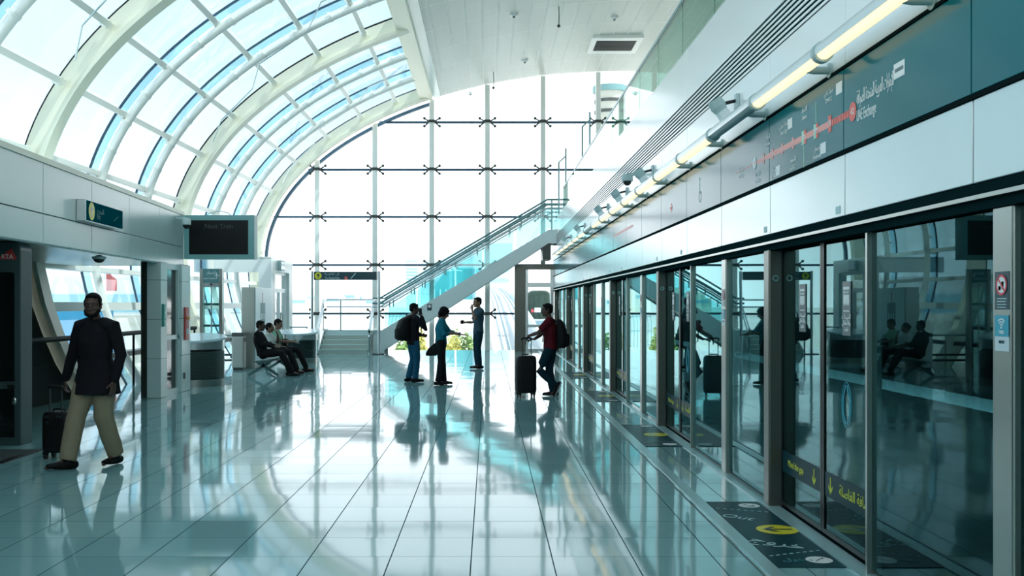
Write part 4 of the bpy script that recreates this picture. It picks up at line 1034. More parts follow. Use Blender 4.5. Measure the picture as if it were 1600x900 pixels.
    # ---- shoes
    for s in 'LR':
        an, to = g['an'+s], g['to'+s]; d = (to-an); fl = V((d.x,d.y,d.z)).normalized(); dh = V((d.x,d.y,0)).normalized() if abs(d.z) < .13 else fl
        u = V((0,0,1)) if dh.z == 0 else (V((0,0,1))-dh*dh.z).normalized()
        c = an - u*(an.z-.045*S if dh.z == 0 else .045*S)
        mb = MB(); mb.tube([c-dh*.075*S, c-dh*.03*S, c+dh*.06*S, c+dh*.13*S, c+dh*.175*S], [(.034*S,.040*S),(.040*S,.045*S),(.045*S,.040*S),(.046*S,.030*S),(.034*S,.022*S)], 14, ref=u, round_cap=True)
        mb.tube([c+u*.01, an+u*.02], [.045*S,.044*S], 12)
        sh_ = remeshed(mb, 'shoe', shoe, t, .008, 2)
        if sole:
            MB().tube([c-dh*.09*S-u*.034*S, c+dh*.05*S-u*.034*S, c+dh*.17*S-u*.024*S], [(.038*S,.011*S),(.048*S,.011*S),(.036*S,.010*S)], 14, ref=u, round_cap=True).build('sole', sole, sh_, world=False, smooth=60)
    # ---- hair
    mb = MB(); L = lambda x, y, z: hd + R @ (V((x,y,z))*S)
    if hair == 'bob':
        mb.ell(L(0,-.020,.045), .105*S, .112*S, .098*S, 20, 12, M=R); mb.ell(L(0,-.055,-.02), .098*S, .075*S, .10*S, 18, 10, M=R)
        for s in (-1, 1): mb.tube([L(s*.080,.030,.05), L(s*.090,.020,-.01), L(s*.086,.005,-.06)], [.030*S,.030*S,.024*S], 10, round_cap=True)
        mb.tube([L(-.062,.060,.070), L(0,.076,.078), L(.062,.060,.070)], .026*S, 10, round_cap=True)
    elif hair == 'bun':
        mb.ell(L(0,-.022,.035), .086*S, .100*S, .092*S, 20, 12, M=R); mb.ell(L(0,-.125,.0), .045*S, .04*S, .045*S, 14, 8)
        mb.ell(L(0,-.05,-.02), .080*S, .065*S, .07*S, 16, 8, M=R)
    else:
        mb.ell(L(0,-.018,.045), .081*S, .099*S, .084*S, 20, 12, M=R); mb.ell(L(0,-.052,-.005), .074*S, .058*S, .07*S, 16, 8, M=R)
        mb.tube([L(-.040,.056,.088), L(0,.066,.096), L(.040,.056,.088)], .016*S, 10, round_cap=True)
        for s in (-1, 1): mb.tube([L(s*.071,.022,.04), L(s*.073,.018,-.01)], [.014*S,.009*S], 8, round_cap=True)
    remeshed(mb, 'hair', 'hair_black', t, .0075, 2, .0025)
    return t, g, R
def base_pose(**kw):
    J = dict(pelvis=(0,0,.95), chest=(0,-.01,1.24), neck=(0,-.015,1.45), head=(0,.025,1.605), shL=(-.185,-.015,1.40), shR=(.185,-.015,1.40),
             elL=(-.24,-.03,1.12), elR=(.24,-.03,1.12), wrL=(-.25,.05,.87), wrR=(.25,.05,.87),
             hipL=(-.088,0,.91), hipR=(.088,0,.91), knL=(-.10,.02,.50), knR=(.10,.02,.50), anL=(-.10,-.03,.085), anR=(.10,-.03,.085), toL=(-.125,.15,.03), toR=(.125,.15,.03))
    J.update(kw); return J
def w2l(t, p): return wm(t).inverted() @ V(p)

# 1 the walking man
p1 = FL(147, 731); 
t, g, R = person('man in long black jacket and khaki trousers walking with a small suitcase', (-3.99, 10.12, 0), radians(158), 1.02,
    base_pose(pelvis=(0,0,.945), chest=(0,.01,1.24), neck=(0,.01,1.45), head=(0.005,.045,1.605),
              shL=(-.205,.0,1.395), shR=(.205,.0,1.395), elL=(-.285,-.03,1.11), wrL=(-.275,.06,.86), elR=(.34,-.03,1.10), wrR=(.455,-.05,.85),
              knR=(.11,.16,.50), anR=(.12,.26,.085), toR=(.235,.405,.03), knL=(-.09,.0,.50), anL=(-.085,-.17,.10), toL=(-.10,.01,.03),
              handR={'d':(.12,.0,-1), 'n':(-.6,-.6,0), 's':(.3,.8,0), 'curl':.8}, handL={'d':(0,.15,-1), 'curl':.45}),
    skin='skin_dark', top='cloth_ink', bottom='khaki', hem=-.22, bulk=1.13, head=(28,-2,0), legw=1.2, hemw=1.27)
# beard as a part of its own
mb = MB(); hd = g['head']; L = lambda x, y, z: hd + R @ (V((x,y,z))*1.02)
mb.tube([L(-.066,.02,-.05), L(-.05,.062,-.088), L(0,.088,-.108), L(.05,.062,-.088), L(.066,.02,-.05)], .018, 10, round_cap=True)
remeshed(mb, 'beard', 'hair_black', t, .007, 2)
# 2 man on the phone
S = .965
t, g, R = person('man in black jacket and jeans with a backpack, phone held to his ear', (-1.60, 21.0, 0), radians(-62), S,
    base_pose(elR=(.255,.19,1.16), wrR=(.135,.135,1.44), handR={'d':(-.25,-.12,1), 'n':(-1,0,-.2), 's':(0,-1,.2), 'curl':.5},
              elL=(-.23,.02,1.12), wrL=(-.10,.24,1.02), handL={'d':(.5,.8,-.1), 'n':(.5,-.6,0), 's':(0,.2,1), 'curl':.7},
              knL=(-.11,.05,.50), anL=(-.12,-.06,.085), toL=(-.14,.10,.03), knR=(.10,.045,.50), anR=(.12,.0,.085), toR=(.14,.17,.03)),
    skin='skin_dark', top='cloth_ink', bottom='denim', head=(-8,-6,0), bulk=1.06, hem=-.13)
c = g['wrR']+V((-.005,-.02,.10)); 
ph = thing('mobile_phone', 'dark phone held at the ear of the man with jeans', 'phone', wm(t) @ c, radians(-62))
MB().box(-.006,.006,-.035,.035,-.07,.07).build('phone_body', 'black_plastic', ph, world=False, bevel=.004); MB().box(-.0075,-.006,-.03,.03,-.06,.06).build('screen', 'screen_black', ph, world=False)
def backpack(label, owner_t, g, S, h=.46, w=.30, d=.20):
    R_ = wm(owner_t); base = (g['pelvis']*.35+g['chest']*.65)
    b = thing('backpack', label, 'backpack', R_ @ (base+V((0,-.12*S,-.22))), owner_t.rotation_euler.z)
    mb = MB(); rings = []
    for z, k, dd in ((0,.85,.78),(.03,.97,.95),(.15,1.,1.),(h*.6,.98,.92),(h*.85,.85,.70),(h*.97,.6,.42),(h,.3,.2)):
        ring = []
        for i in range(24):
            a = 2*pi*i/24; cx, cy = cos(a), sin(a); e = .55
            x = abs(cx)**e*(1 if cx > 0 else -1)*w/2*k; y = abs(cy)**e*(1 if cy > 0 else -1)*d/2*dd
            ring.append(V((x, y-d/2*dd, z)))
        rings.append(ring)
    mb.loft(rings).build('bag_body', 'bag_black', b, world=False, smooth=50)
    MB().loft([[V((cos(2*pi*i/20)*w*.36*q, -d*.93+sin(2*pi*i/20)*.05*q, z)) for i in range(20)] for z, q in ((.04,.8),(.07,1),(.22,1),(.26,.7))]).build('pocket', 'bag_black', b, world=False, smooth=50)
    MB().tube([(-.04,-.03,h-.01), (-.03,-.03,h+.04), (.03,-.03,h+.04), (.04,-.03,h-.01)], .009, 8).build('handle', 'bag_black', b, world=False, smooth=50)
    for s in (-1, 1):
        o = g['chest']-(base+V((0,-.12*S,-.22)))
        pts = [V((s*.10,-.01,h-.06)), V((s*.115,.10,h+.005)), V((s*.12,.215,h-.03)), V((s*.12,.262,h-.16)), V((s*.125,.245,.12)), V((s*.135,.06,.05))]
        MB().tube(pts, [(.024,.007)]*6, 8, ref=(0,1,.2)).build('strap', 'bag_black', b, world=False, smooth=50)
    return b
backpack('big rounded black backpack worn by the man on the phone', t, g, S, h=.50, w=.33, d=.25)
# 3 woman
S = .92
t, g, R = person('person with dark bob hair, teal shirt and black trousers, looking at a wristwatch', (-.975, 20.25, 0), radians(-86), S,
    base_pose(chest=(0,.0,1.24), neck=(0,.02,1.45), head=(0,.07,1.595), shL=(-.165,.01,1.40), shR=(.165,.01,1.40),
              elR=(.215,.06,1.13), wrR=(.06,.27,1.15), handR={'d':(-.55,.8,-.05), 'n':(-.3,-.2,-1), 's':(.4,.5,.3), 'curl':.6},
              elL=(-.17,.19,1.17), wrL=(-.045,.43,1.12), handL={'d':(.12,1,-.10), 'n':(.2,0,-1), 's':(1,0,0), 'curl':.28},
              knL=(-.085,.03,.50), knR=(.085,.0,.50), anL=(-.095,.06,.085), toL=(-.10,.24,.03), anR=(.09,-.06,.085), toR=(.11,.12,.03)),
    skin='skin_brown', top='shirt_teal', bottom='cloth_black', sleeve='half', hair='bob', head=(0,-24,0), women=True, hem=-.06, bulk=1.0)
t_w = t; c = wm(t) @ lerp(g['elL'], g['wrL'], .93)
wt = thing('wristwatch', 'pale metal wristwatch on the wrist of the person in teal', 'watch', c, radians(-86))
dd = (g['wrL']-g['elL']).normalized(); sd = dd.cross(V((0,0,1))).normalized(); uu = sd.cross(dd)
MB().tube([sd*cos(a)*.033+uu*sin(a)*.031 for a in [i*2*pi/20 for i in range(21)]], [(.011,.004)]*21, 6, ref=dd).build('strap', 'chrome', wt, world=False, smooth=50)
MB().cyl(uu*.028, uu*.040, .019, 16).build('dial', 'letter_white', wt, world=False, smooth=40)
sb = thing('shoulder_bag', 'black shoulder bag hanging behind the person in the teal shirt', 'bag', wm(t) @ V((.06,-.155,.60)), radians(-86))
MB().loft([[V((x*k, y*k-.0+o, z)) for x, y in ((-.05,-.13),(.05,-.13),(.06,.0),(.05,.13),(-.05,.13),(-.06,0))] for z, k, o in ((0,.75,-.05),(.04,1.,-.03),(.14,.86,.0),(.22,.5,.04),(.26,.25,.06))]).build('bag_body', 'bag_black', sb, world=False, bevel=.015)
MB().tube([(0,.06,.25), (.01,.05,.42), (.02,.09,.62), (.02,.18,.70)], [(.012,.006)]*4, 8).build('strap', 'bag_black', sb, world=False, smooth=50)
MB().box(-.012,.012,.045,.06,.30,.36).build('buckle', 'steel_dark', sb, world=False, bevel=.003)
# 4 man drinking by the glass wall
S = 1.055
t, g, R = person('man in slate t-shirt and dark jeans, hand at his mouth, by the glass wall', (-.27, 25.25, 0), radians(112), S,
    base_pose(elL=(-.235,.19,1.20), wrL=(-.10,.20,1.435), handL={'d':(.35,-.15,1), 'n':(.6,-.7,0), 's':(.5,.4,0), 'curl':.7},
              elR=(.235,.04,1.12), wrR=(.16,.29,1.12), handR={'d':(-.1,1,.05), 'n':(-1,0,0), 's':(0,0,1), 'curl':.75},
              knL=(-.075,.03,.50), anL=(-.04,-.02,.085), toL=(-.05,.16,.03), knR=(.075,.03,.50), anR=(.05,.0,.085), toR=(.08,.17,.03)),
    skin='skin_tan', top='shirt_slate', bottom='denim_dark', sleeve='short', head=(6,-2,0), hem=-.09, bulk=1.03)
cu = thing('paper_cup', 'small dark cup in the hand of the man in slate t-shirt', 'cup', wm(t) @ (g['wrR']+V((-.035,.085,-.04))), 0)
MB().lathe((0,0,0), [(.0,0),(.026,0),(.034,.085),(.0,.085)], 16).build('cup_wall', 'case_black', cu, world=False, smooth=40); MB().lathe((0,0,.085), [(.0,0),(.036,0),(.034,.012),(.0,.012)], 16).build('lid', 'steel_dark', cu, world=False, smooth=40)
# 5 man leaning on the big suitcase
S = .97
t, g, R = person('man in maroon shirt with backpack leaning on a tall suitcase, legs crossed', (1.09, 17.75, 0), radians(82), S,
    base_pose(pelvis=(0,-.01,.93), chest=(0,.0,1.22), neck=(0,.02,1.43), head=(0,.055,1.59), shL=(-.185,.01,1.385), shR=(.185,.02,1.385),
              elL=(-.21,.20,1.18), wrL=(-.08,.40,1.11), handL={'d':(.0,.45,-1), 'n':(0,-1,-.4), 's':(1,.1,0), 'curl':.30},
              elR=(.19,.17,1.14), wrR=(.07,.30,1.05), handR={'d':(-.6,.6,0), 'n':(0,-.3,-1), 's':(0,1,.4), 'curl':.6},
              hipL=(-.088,-.01,.89), hipR=(.088,-.01,.89), knR=(.07,.02,.48), anR=(.05,-.05,.085), toR=(.05,.13,.03),
              knL=(-.07,.19,.49), anL=(.01,-.10,.20), toL=(.02,-.03,.035)),
    skin='skin_dark', top='shirt_maroon', bottom='denim_dark', sleeve='short', head=(12,-4,0), bulk=1.05, shoe='shoe_black', sole='shoe_sole_white', hem=-.06)
backpack('flat black backpack worn by the man in the maroon shirt', t, g, S, h=.52, w=.33, d=.19)
# suitcases
def suitcase(label, loc, rz, w, d, h, hh, tilt=0.):
    t = thing('suitcase', label, 'suitcase', loc, rz)
    Mt = Matrix.Rotation(tilt, 4, 'X'); z0 = .07
    def ringz(z, k):
        r = []
        for i in range(28):
            a = 2*pi*i/28; cx, cy = cos(a), sin(a); e = .42
            r.append(Mt @ V((abs(cx)**e*(1 if cx > 0 else -1)*w/2*k, abs(cy)**e*(1 if cy > 0 else -1)*d/2*k, z)))
        return r
    mb = MB(); mb.loft([ringz(z0,.86), ringz(z0+.02,.97), ringz(z0+.06,1.), ringz(z0+h-.09,1.), ringz(z0+h-.03,.95), ringz(z0+h,.80)]); mb.build('shell', 'case_black', t, world=False, smooth=50)
    for zz in (.33, .66): 
        mb = MB(); mb.loft([ringz(z0+h*zz-.004,1.012), ringz(z0+h*zz+.004,1.012)]); mb.build('zip_band', 'bag_black', t, world=False)
    tr = lambda *p: Mt @ V(p)
    for s in (-1, 1): MB().tube([tr(s*w*.22,-d*.30,z0+h-.05), tr(s*w*.22,-d*.30,hh-.02)], .009, 8).build('telescopic_rod', 'steel_dark', t, world=False, smooth=50)
    MB().tube([tr(-w*.27,-d*.30,hh-.02), tr(-w*.20,-d*.30,hh), tr(w*.20,-d*.30,hh), tr(w*.27,-d*.30,hh-.02)], .017, 10, round_cap=True).build('grip', 'case_black', t, world=False, smooth=50)
    MB().tube([tr(-.07,0,z0+h-.005), tr(-.06,0,z0+h+.025), tr(.06,0,z0+h+.025), tr(.07,0,z0+h-.005)], .010, 8).build('carry_handle', 'case_black', t, world=False, smooth=50)
    for sx in (-1, 1):
        for sy in (-1, 1):
            x, y = sx*w*.36, sy*d*.33
            if tilt and sy < 0: continue
            wl_ = MB().cyl((x-.013,y,.030), (x+.013,y,.030), .030, 14).build('wheel', 'black_plastic', t, world=False, smooth=40)
            MB().box(x-.022, x+.022, y-.022, y+.022, .045, .085).build('fork', 'case_black', wl_, world=False)
    return t
suitcase('tall black suitcase with raised handle under the hand of the maroon man', (.655, 17.72, 0), radians(12), .36, .27, .66, 1.045)
t = suitcase('small black cabin suitcase pulled by the man in khaki trousers', (-4.60, 10.66, 0), radians(-8), .31, .23, .43, .77, radians(0))
for q in (-.07, .07): MB().box(q-.03, q+.03, -.13, -.112, .44, .47).build('clasp', 'chrome', t, world=False)
MB().box(-.075, -.045, -.132, -.113, .38, .41).build('clasp', 'chrome', t, world=False)

# 6-8 the seated people
def seat_pose(**kw):
    J = dict(pelvis=(0,-.02,.535), chest=(0,-.10,.82), neck=(0,-.12,1.02), head=(0,-.065,1.175), shL=(-.18,-.115,.98), shR=(.18,-.115,.98),
             elL=(-.22,.02,.76), elR=(.22,.02,.76), wrL=(-.10,.24,.70), wrR=(.10,.24,.70), hipL=(-.09,.0,.53), hipR=(.09,.0,.53),
             knL=(-.10,.42,.54), knR=(.10,.42,.54), anL=(-.10,.60,.10), anR=(.10,.64,.10), toL=(-.11,.78,.035), toR=(.11,.82,.035),
             handL={'d':(.4,1,-.1), 'n':(0,0,-1), 's':(1,0,0), 'curl':.4}, handR={'d':(-.4,1,-.1), 'n':(0,0,-1), 's':(-1,0,0), 'curl':.4})
    J.update(kw); return J
t1, g1, R1 = person('seated man in black suit with white collar, nearest on the bench', (-5.16, 22.78, 0), radians(-90), .98,
    seat_pose(anR=(.10,.70,.10), toR=(.12,.88,.035)), skin='skin_dark', top='cloth_black', bottom='cloth_black', bulk=1.08, collar='shirt_white', head=(-4,-4,0))
t2, g2, R2 = person('seated person in the middle of the bench with a hand near the chin', (-5.10, 23.45, 0), radians(-90), .93,
    seat_pose(pelvis=(0,-.02,.575), hipL=(-.09,0,.57), hipR=(.09,0,.57), knL=(-.10,.42,.57), knR=(.10,.42,.57), elL=(-.20,.10,.78), wrL=(-.02,.13,1.0), handL={'d':(.2,-.3,1), 'n':(0,-1,0), 's':(1,0,0), 'curl':.8}), skin='skin_brown', top='shirt_white', bottom='cloth_black', hair='bun', sleeve='short', head=(-8,-10,0), women=True)
t3, g3, R3 = person('seated person in mint green top reading a paper, farthest on the bench', (-5.05, 24.15, 0), radians(-88), .99,
    seat_pose(wrL=(-.10,.30,.74), wrR=(.08,.30,.74)), skin='skin_brown', top='shirt_mint', bottom='cloth_black', sleeve='short', head=(-6,-16,0))
pp = thing('paper_sheet', 'white folded paper held by the seated person in mint green', 'paper', wm(t3) @ (V((-.01,.40,.735))), radians(-88))
MB().prism([V((-.11,-.02,-.03)), V((.11,-.02,-.03)), V((.11,.10,.12)), V((-.11,.10,.12))], (0,.003,-.002)).build('sheet', 'paper', pp, world=False); MB().prism([V((-.11,-.02,-.03)), V((0,-.05,-.02)), V((0,.07,.13)), V((-.11,.10,.12))], (0,-.002,.002)).build('fold', 'paper', pp, world=False)
hb = thing('handbag', 'black handbag on the lap of the seated person in mint green', 'bag', wm(t3) @ V((-.02,.10,.63)), radians(-88))
MB().loft([[V((x*k, y*k, z)) for x, y in ((-.15,-.06),(.15,-.06),(.15,.06),(-.15,.06))] for z, k in ((0,.9),(.03,1),(.15,.92),(.18,.7))]).build('bag_body', 'bag_black', hb, world=False, bevel=.015)
MB().tube([(-.08,0,.17), (-.06,0,.27), (.06,0,.27), (.08,0,.17)], .008, 8).build('handle', 'bag_black', hb, world=False, smooth=50)
# ================================================================ OUTSIDE
struct_mesh('ground', MB().box(-700, 700, YE+8, 900, -1.9, -1.6), 'out_ground')
struct_mesh('ground_left', MB().box(-700, -8.6, -40, YE+8, -1.9, -1.3), 'out_ground')
def building(label, mat_, boxes, wins=(), loc=None, name='building'):
    x0 = min(b[0] for b in boxes); y0 = min(b[2] for b in boxes)
    t = thing(name, label, 'building', (x0, y0, -1.6))
    for b in boxes: MB().box(*b).build('block', mat_, t)
    for w in wins: MB().box(*w[:6]).build('window_band', w[6], t)
    return t
# big curved pale terminal
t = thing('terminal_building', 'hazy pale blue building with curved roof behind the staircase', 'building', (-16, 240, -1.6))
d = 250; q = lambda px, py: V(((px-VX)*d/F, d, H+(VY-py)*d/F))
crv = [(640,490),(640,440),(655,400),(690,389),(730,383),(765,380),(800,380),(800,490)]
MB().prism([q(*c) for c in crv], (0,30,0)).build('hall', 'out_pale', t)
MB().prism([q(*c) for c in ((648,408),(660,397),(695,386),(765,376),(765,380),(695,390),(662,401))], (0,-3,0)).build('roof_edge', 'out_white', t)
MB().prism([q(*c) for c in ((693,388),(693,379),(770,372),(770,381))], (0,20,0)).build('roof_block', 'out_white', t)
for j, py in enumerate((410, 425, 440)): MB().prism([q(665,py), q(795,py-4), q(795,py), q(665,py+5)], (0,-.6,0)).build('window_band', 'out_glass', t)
# striped tower
t = thing('striped_tower', 'narrow white tower with dark window bands left of the terminal', 'building', (-18, 225, -1.6))
d = 225; a, b = q(635,490), q(651,404); a, b = V(((635-VX)*d/F,d,-1.6)), V(((651-VX)*d/F,d,H+(VY-404)*d/F))
MB().box(a.x, b.x, d, d+6, -1.6, b.z).build('block', 'out_white', t)
for py in (408, 420, 425.5, 430.5, 436, 441): z = H+(VY-py)*d/F; MB().box(a.x-.05, b.x+.05, d-.2, d+6.1, z-.22, z+.22).build('window_band', 'out_window', t)
# cyan glass hall
d = 130; q = lambda px, py, dd=130: V(((px-VX)*dd/F, dd, H+(VY-py)*dd/F))
t = thing('glass_hall', 'bright cyan glass hall seen through the staircase glass', 'building', (-5, 130, -1.6))
MB().prism([q(676,513.7), q(676,468), q(742,468), q(742,513.7)], (0,12,0)).build('podium', 'out_white', t)
MB().prism([q(676,468), q(676,452), q(692,428), q(735,392), q(742,402), q(742,468)], (0,12,0)).build('block', 'out_cyan', t)
MB().prism([q(738.5,468), q(738.5,402), q(740.5,396), q(742,402), q(742,468)], (0,-.5,0)).build('edge_column', 'out_window', t)
for j in range(6): MB().prism([q(678+j*9,467), q(680+j*9,467), q(680+j*9,452), q(678+j*9,452)], (0,-.3,0)).build('mullion', 'out_pale', t)
# lamp mast
d = 80; t = thing('lamp_mast', 'white mast with splayed arms before the cyan glass hall', 'lamp', ((711.5-VX)*d/F, d, -1.6))
z1 = H+(VY-420)*d/F+1.6
MB().cyl((0,0,0), (0,0,z1), .07, 8).build('pole', 'out_white', t, world=False)
for k in range(5): a = k*2*pi/5+.3; MB().bar((0,0,z1-.1), (cos(a)*.55,sin(a)*.55,z1+.15*((k%2)*2-1)), .10, .05).build('arm', 'out_white', t, world=False)
# low city line and long white wall
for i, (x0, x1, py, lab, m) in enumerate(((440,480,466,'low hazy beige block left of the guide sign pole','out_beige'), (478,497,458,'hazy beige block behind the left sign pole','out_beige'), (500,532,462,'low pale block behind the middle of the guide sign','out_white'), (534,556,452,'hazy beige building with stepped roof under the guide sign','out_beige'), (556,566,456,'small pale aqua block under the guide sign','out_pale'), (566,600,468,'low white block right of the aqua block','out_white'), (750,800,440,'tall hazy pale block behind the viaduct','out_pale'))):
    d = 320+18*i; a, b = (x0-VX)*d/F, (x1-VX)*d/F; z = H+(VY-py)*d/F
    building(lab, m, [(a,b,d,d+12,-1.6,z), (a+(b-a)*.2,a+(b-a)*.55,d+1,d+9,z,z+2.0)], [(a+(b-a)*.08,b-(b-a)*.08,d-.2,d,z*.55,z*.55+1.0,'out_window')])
d = 110; t = thing('boundary_wall', 'long white wall across the ground beyond the glass', 'wall', (-20, d, -1.6))
MB().box((360-VX)*d/F, (770-VX)*d/F, d, d+.4, -1.6, H+(VY-490)*d/F).build('wall_face', 'out_white', t)
MB().box((360-VX)*d/F, (770-VX)*d/F, d-.1, d+.5, H+(VY-490)*d/F, H+(VY-488)*d/F).build('coping', 'out_beige', t)
d = 75; t = thing('fence', 'low fence of curved bars behind the phone man', 'fence', ((607-VX)*d/F, d, -1.6))
for j in range(8):
    x = (607+j*5.4-VX)*d/F-t.location.x; MB().tube([(x,0,0), (x,0,1.9), (x+.1,0,2.4), (x+.2,0,2.5)], .02, 6).build('bar', 'out_window', t, world=False)
for z in (1.2, 2.3): MB().box(0, 1.85, -.02, .02, z, z+.04).build('rail', 'out_window', t, world=False)
# bushes
def bush(label, c, rx, ry, rz_, n, m, seed):
    rnd = random.Random(seed); t = thing('bush', label, 'bush', c, 0)
    mb = MB()
    for i in range(n):
        a = rnd.uniform(0, 2*pi); b = math.asin(rnd.uniform(-.2, 1)); k = rnd.uniform(.6, 1.05)
        p = V((rx*k*cos(b)*cos(a), ry*k*cos(b)*sin(a), rz_*(.25+.8*k*sin(b)*rnd.uniform(.8,1.15))))
        u = V((rnd.uniform(-1,1), rnd.uniform(-1,1), rnd.uniform(-.3,1))).normalized(); v = u.cross(V((rnd.uniform(-1,1),rnd.uniform(-1,1),.3))).normalized(); L = rnd.uniform(.09,.16)
        k0 = mb.add([p-u*L, p+v*L*.5, p+u*L, p-v*L*.5]); mb.face(k0, k0+1, k0+2, k0+3)
    o = mb.build('foliage', m, t, world=False, recalc=False); o['kind'] = 'stuff'
    for j in range(4): a = j*1.7; MB().tube([(0,0,-.2), (cos(a)*rx*.4,sin(a)*ry*.4,rz_*.6)], [.04,.015], 6).build('stem', 'out_tan', t, world=False)
d = 46
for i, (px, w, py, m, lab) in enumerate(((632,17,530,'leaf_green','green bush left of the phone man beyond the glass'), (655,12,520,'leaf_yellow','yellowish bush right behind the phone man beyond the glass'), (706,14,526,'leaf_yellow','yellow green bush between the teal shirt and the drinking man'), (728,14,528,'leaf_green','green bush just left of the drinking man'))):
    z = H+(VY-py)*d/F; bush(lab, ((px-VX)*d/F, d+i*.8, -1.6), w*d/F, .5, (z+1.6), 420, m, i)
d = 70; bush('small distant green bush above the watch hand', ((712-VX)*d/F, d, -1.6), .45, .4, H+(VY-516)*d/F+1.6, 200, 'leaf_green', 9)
d = 42
for i, (px, m, lab) in enumerate(((500,'leaf_green','green bush seen left of the short stair'), (1000,'leaf_green','green bush beyond the end of the tracks'))): pass
# viaduct curving away and the train
t = thing('viaduct', 'white rail viaduct curving away beyond the glass wall', 'viaduct', (1.5, 60, -1.6))
key = [(39,812,552,36),(48,806,532,34),(62,800,512,32),(85,792,490,28),(120,784,470,22),(170,776,456,17),(225,770,450,13)]
def lane(off0, off1, lift0, lift1, mname, name):
    mb = MB(); rings = []
    for d, px, py, w in key:
        a = V(((px+w*off0-VX)*d/F, d, H+(VY-py)*d/F)); b = V(((px+w*off1-VX)*d/F, d, H+(VY-py)*d/F))
        s = 1.
        rings.append([a+V((0,0,lift0)), b+V((0,0,lift0)), b+V((0,0,lift1)), a+V((0,0,lift1))])
    mb.loft(rings).build(name, mname, t)
lane(-1, 1, -.6, -.1, 'out_road', 'deck'); lane(-1.06, -.96, -.5, .55, 'out_white', 'parapet'); lane(.96, 1.06, -.5, .55, 'out_white', 'parapet')
for o in (-.62, -.34, .34, .62): lane(o-.02, o+.02, -.1, .06, 'out_window', 'rail')
lane(-.05, .05, -.1, .30, 'out_white', 'walkway')
for d, px, py, w in key[2:]:
    MB().cyl(((px-VX)*d/F, d, -1.7), ((px-VX)*d/F, d, H+(VY-py)*d/F-.5), .5, 12).build('pier', 'out_white', t)
d = 96; xc = (842-VX)*d/F
t = thing('metro_train', 'metro train front with large dark windscreen beyond the end gate', 'train', (xc, d, -.3))
def tr_ring(y, k, dz=0., n=32):
    r = []
    for i in range(n):
        a = 2*pi*i/n; cx, cy = cos(a), sin(a); e = .5
        r.append(V((abs(cx)**e*(1 if cx > 0 else -1)*1.32*k, y, 1.62+dz+abs(cy)**e*(1 if cy > 0 else -1)*1.62*k)))
    return r
MB().loft([tr_ring(-.3,.72,-.1), tr_ring(0,.90), tr_ring(.6,1.), tr_ring(30,1.)]).build('car_body', 'train_skin', t, world=False, smooth=40)
MB().loft([tr_ring(-.46,.66,.26), tr_ring(-.38,.80,.24), tr_ring(-.05,.92,.16), tr_ring(.3,.93,.16)]).build('windscreen', 'train_glass', t, world=False, smooth=40)
MB().box(-.45, .15, -.52, -.38, 1.15, 1.6).build('destination_panel', 'out_pale', t, world=False); MB().box(-.75, -.5, -.52, -.3, 1.15, 1.45).build('tail_lamp', 'train_red', t, world=False); MB().box(.5, .75, -.52, -.3, 1.15, 1.45).build('tail_lamp', 'train_red', t, world=False)
MB().box(-.9, .9, -.25, .2, -.12, .3).build('skirt', 'out_window', t, world=False)
# track bed under the train
struct_mesh('ground_track', MB().box(2.6, 8.2, YE+6, 400, -1.6, -.35), 'out_road')
# banded round tower
d = 52; x = (953-VX)*d/F; zt = H+(VY-136)*d/F
t = thing('round_tower', 'pale round tower with two dark bands behind the upper deck', 'tower', (x, d, -1.6))
MB().lathe((x,d,-1.6), [(.0,0),(.78,0),(.78,zt+1.6-.3),(.0,zt+1.6-.3)], 32).build('shaft', 'column_pale', t, smooth=40)
MB().lathe((x,d,zt-.3), [(.0,0),(.90,0),(.90,.3),(.0,.3)], 32).build('cap', 'column_cap', t, smooth=40)
for z in (zt-1.35, zt-.75-.05): MB().lathe((x,d,z-.07), [(.0,0),(.82,0),(.82,.16),(.0,.16)], 32).build('band', 'column_band', t, smooth=40)
# things outside the left windows
t = thing('blue_billboard', 'bright blue billboard outside the left windows behind the walking man', 'billboard', (-12.2, 29, -1.3))
MB().box(-13.0, -11.0, 29, 29.15, .2, 1.55).build('board', 'out_blue', t); MB().prism([V((-12.1,28.99,.5)), V((-11.3,28.99,.55)), V((-11.5,28.99,1.0)), V((-11.9,28.99,.9))], (0,-.01,0)).build('board_print', 'out_white', t)
for xx in (-12.8, -11.2): MB().cyl((xx,29.1,-1.3), (xx,29.1,.2), .06, 8).build('post', 'steel', t)
t = thing('rock_mound', 'tan rocky mound outside the left windows', 'mound', (-19, 44, -1.3))
mb = MB(); mb.ell((-19.5,45,-.6), 2.6, 2.0, 2.7, 20, 12); mb.ell((-17.6,44,-.8), 1.6, 1.6, 1.8, 18, 10)
remeshed(mb, 'mound_body', 'out_tan', t, .18, 1, .12)
t = thing('cream_hut', 'cream block with canopy outside the left windows', 'building', (-13.5, 36, -1.3))
MB().box(-15, -12.2, 36, 39, -1.3, 1.0).build('block', 'out_cream', t); MB().box(-15.3, -11.9, 35.6, 39.2, 1.0, 1.25).build('canopy', 'out_beige', t); MB().box(-14.4, -13.2, 35.95, 36.02, -.9, .6).build('window', 'out_window', t)
t = thing('flag', 'dark red flag on a pole outside the left windows', 'flag', (-16.2, 42, -1.3))
MB().cyl((-16.2,42,-1.3), (-16.2,42,3.4), .05, 8).build('pole', 'out_white', t)
mb = MB(); rings = []
for j in range(8): x = -16.15+.06*j; yy = 42+.06*sin(j*1.1); rings.append([V((x,yy,2.2)), V((x,yy+.02,2.2)), V((x,yy+.02,3.1-.06*j)), V((x,yy,3.1-.06*j))])
mb.loft(rings).build('cloth', 'red_mark', t)
t = thing('white_hall', 'long pale hall with window strip outside the left windows', 'building', (-26, 52, -1.3))
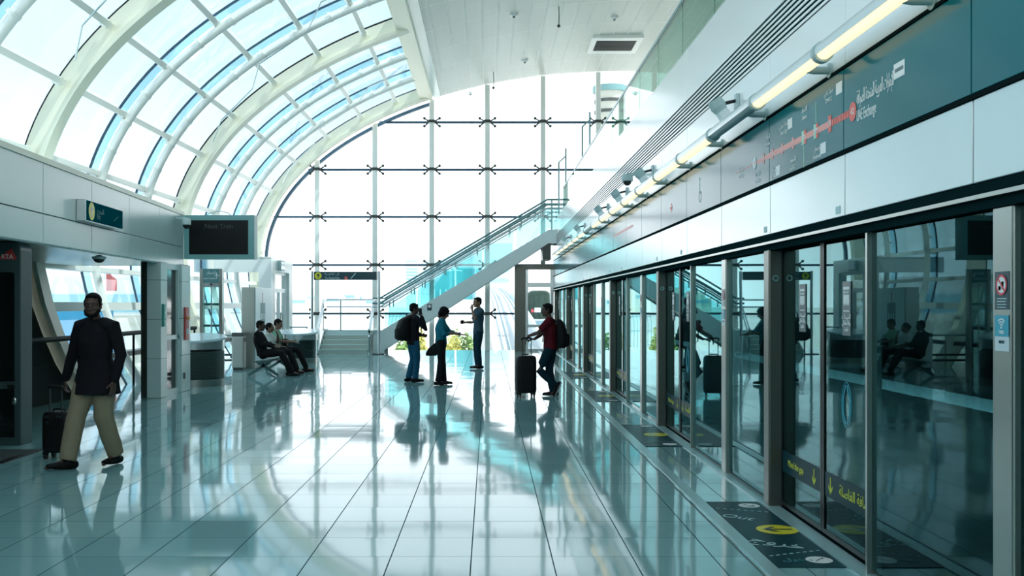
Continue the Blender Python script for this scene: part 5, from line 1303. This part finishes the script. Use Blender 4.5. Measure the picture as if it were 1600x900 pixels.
MB().box(-46, -18, 56, 62, -1.3, 3.2).build('block', 'out_white', t); MB().box(-46, -18, 55.9, 56, 1.2, 2.2).build('window_band', 'out_glass', t)

# ================================================================ LIGHT AND CAMERA
w = bpy.data.worlds.new('World'); SC.world = w; w.use_nodes = True; nt = w.node_tree; bg = nt.nodes['Background']
tc = nt.nodes.new('ShaderNodeTexCoord'); sp = nt.nodes.new('ShaderNodeSeparateXYZ'); cr = nt.nodes.new('ShaderNodeValToRGB')
nt.links.new(tc.outputs['Generated'], sp.inputs[0]); nt.links.new(sp.outputs['Z'], cr.inputs['Fac']); nt.links.new(cr.outputs['Color'], bg.inputs['Color'])
e = cr.color_ramp.elements; e[0].position = 0; e[0].color = (2.9,2.95,3.0,1); e[1].position = .75; e[1].color = (1.12,1.30,1.40,1)
k = cr.color_ramp.elements.new(.22); k.color = (1.6,1.76,1.86,1)
bg.inputs['Strength'].default_value = 1.0
sl = bpy.data.lights.new('sun', 'SUN'); sl.energy = 5; sl.angle = radians(.6); sl.color = (1,.93,.82)
so = bpy.data.objects.new('sun', sl); COL.objects.link(so); so.rotation_euler = V((-.50,.20,-.84)).to_track_quat('-Z', 'Y').to_euler(); so.location = (10, -5, 30)

cd = bpy.data.cameras.new('camera'); cam = bpy.data.objects.new('camera', cd); COL.objects.link(cam)
cd.sensor_width = 36; cd.sensor_fit = 'HORIZONTAL'; cd.lens = F/1600*36; cd.shift_x = (800-VX)/1600; cd.shift_y = (VY-450)*1./1600; cd.clip_end = 2000; cd.clip_start = .05
cam.location = (0, 0, H); cam.rotation_euler = (pi/2, 0, 0); SC.camera = cam
SC.view_settings.view_transform = 'Standard'; SC.view_settings.look = 'None'; SC.view_settings.exposure = .22; SC.view_settings.gamma = 1
try: SC.view_settings.use_curve_mapping = False
except Exception: pass
cy = SC.cycles; cy.max_bounces = 12; cy.diffuse_bounces = 5; cy.glossy_bounces = 5; cy.transparent_max_bounces = 24; cy.use_denoising = True; cy.caustics_reflective = False; cy.caustics_refractive = False; cy.sample_clamp_indirect = 6
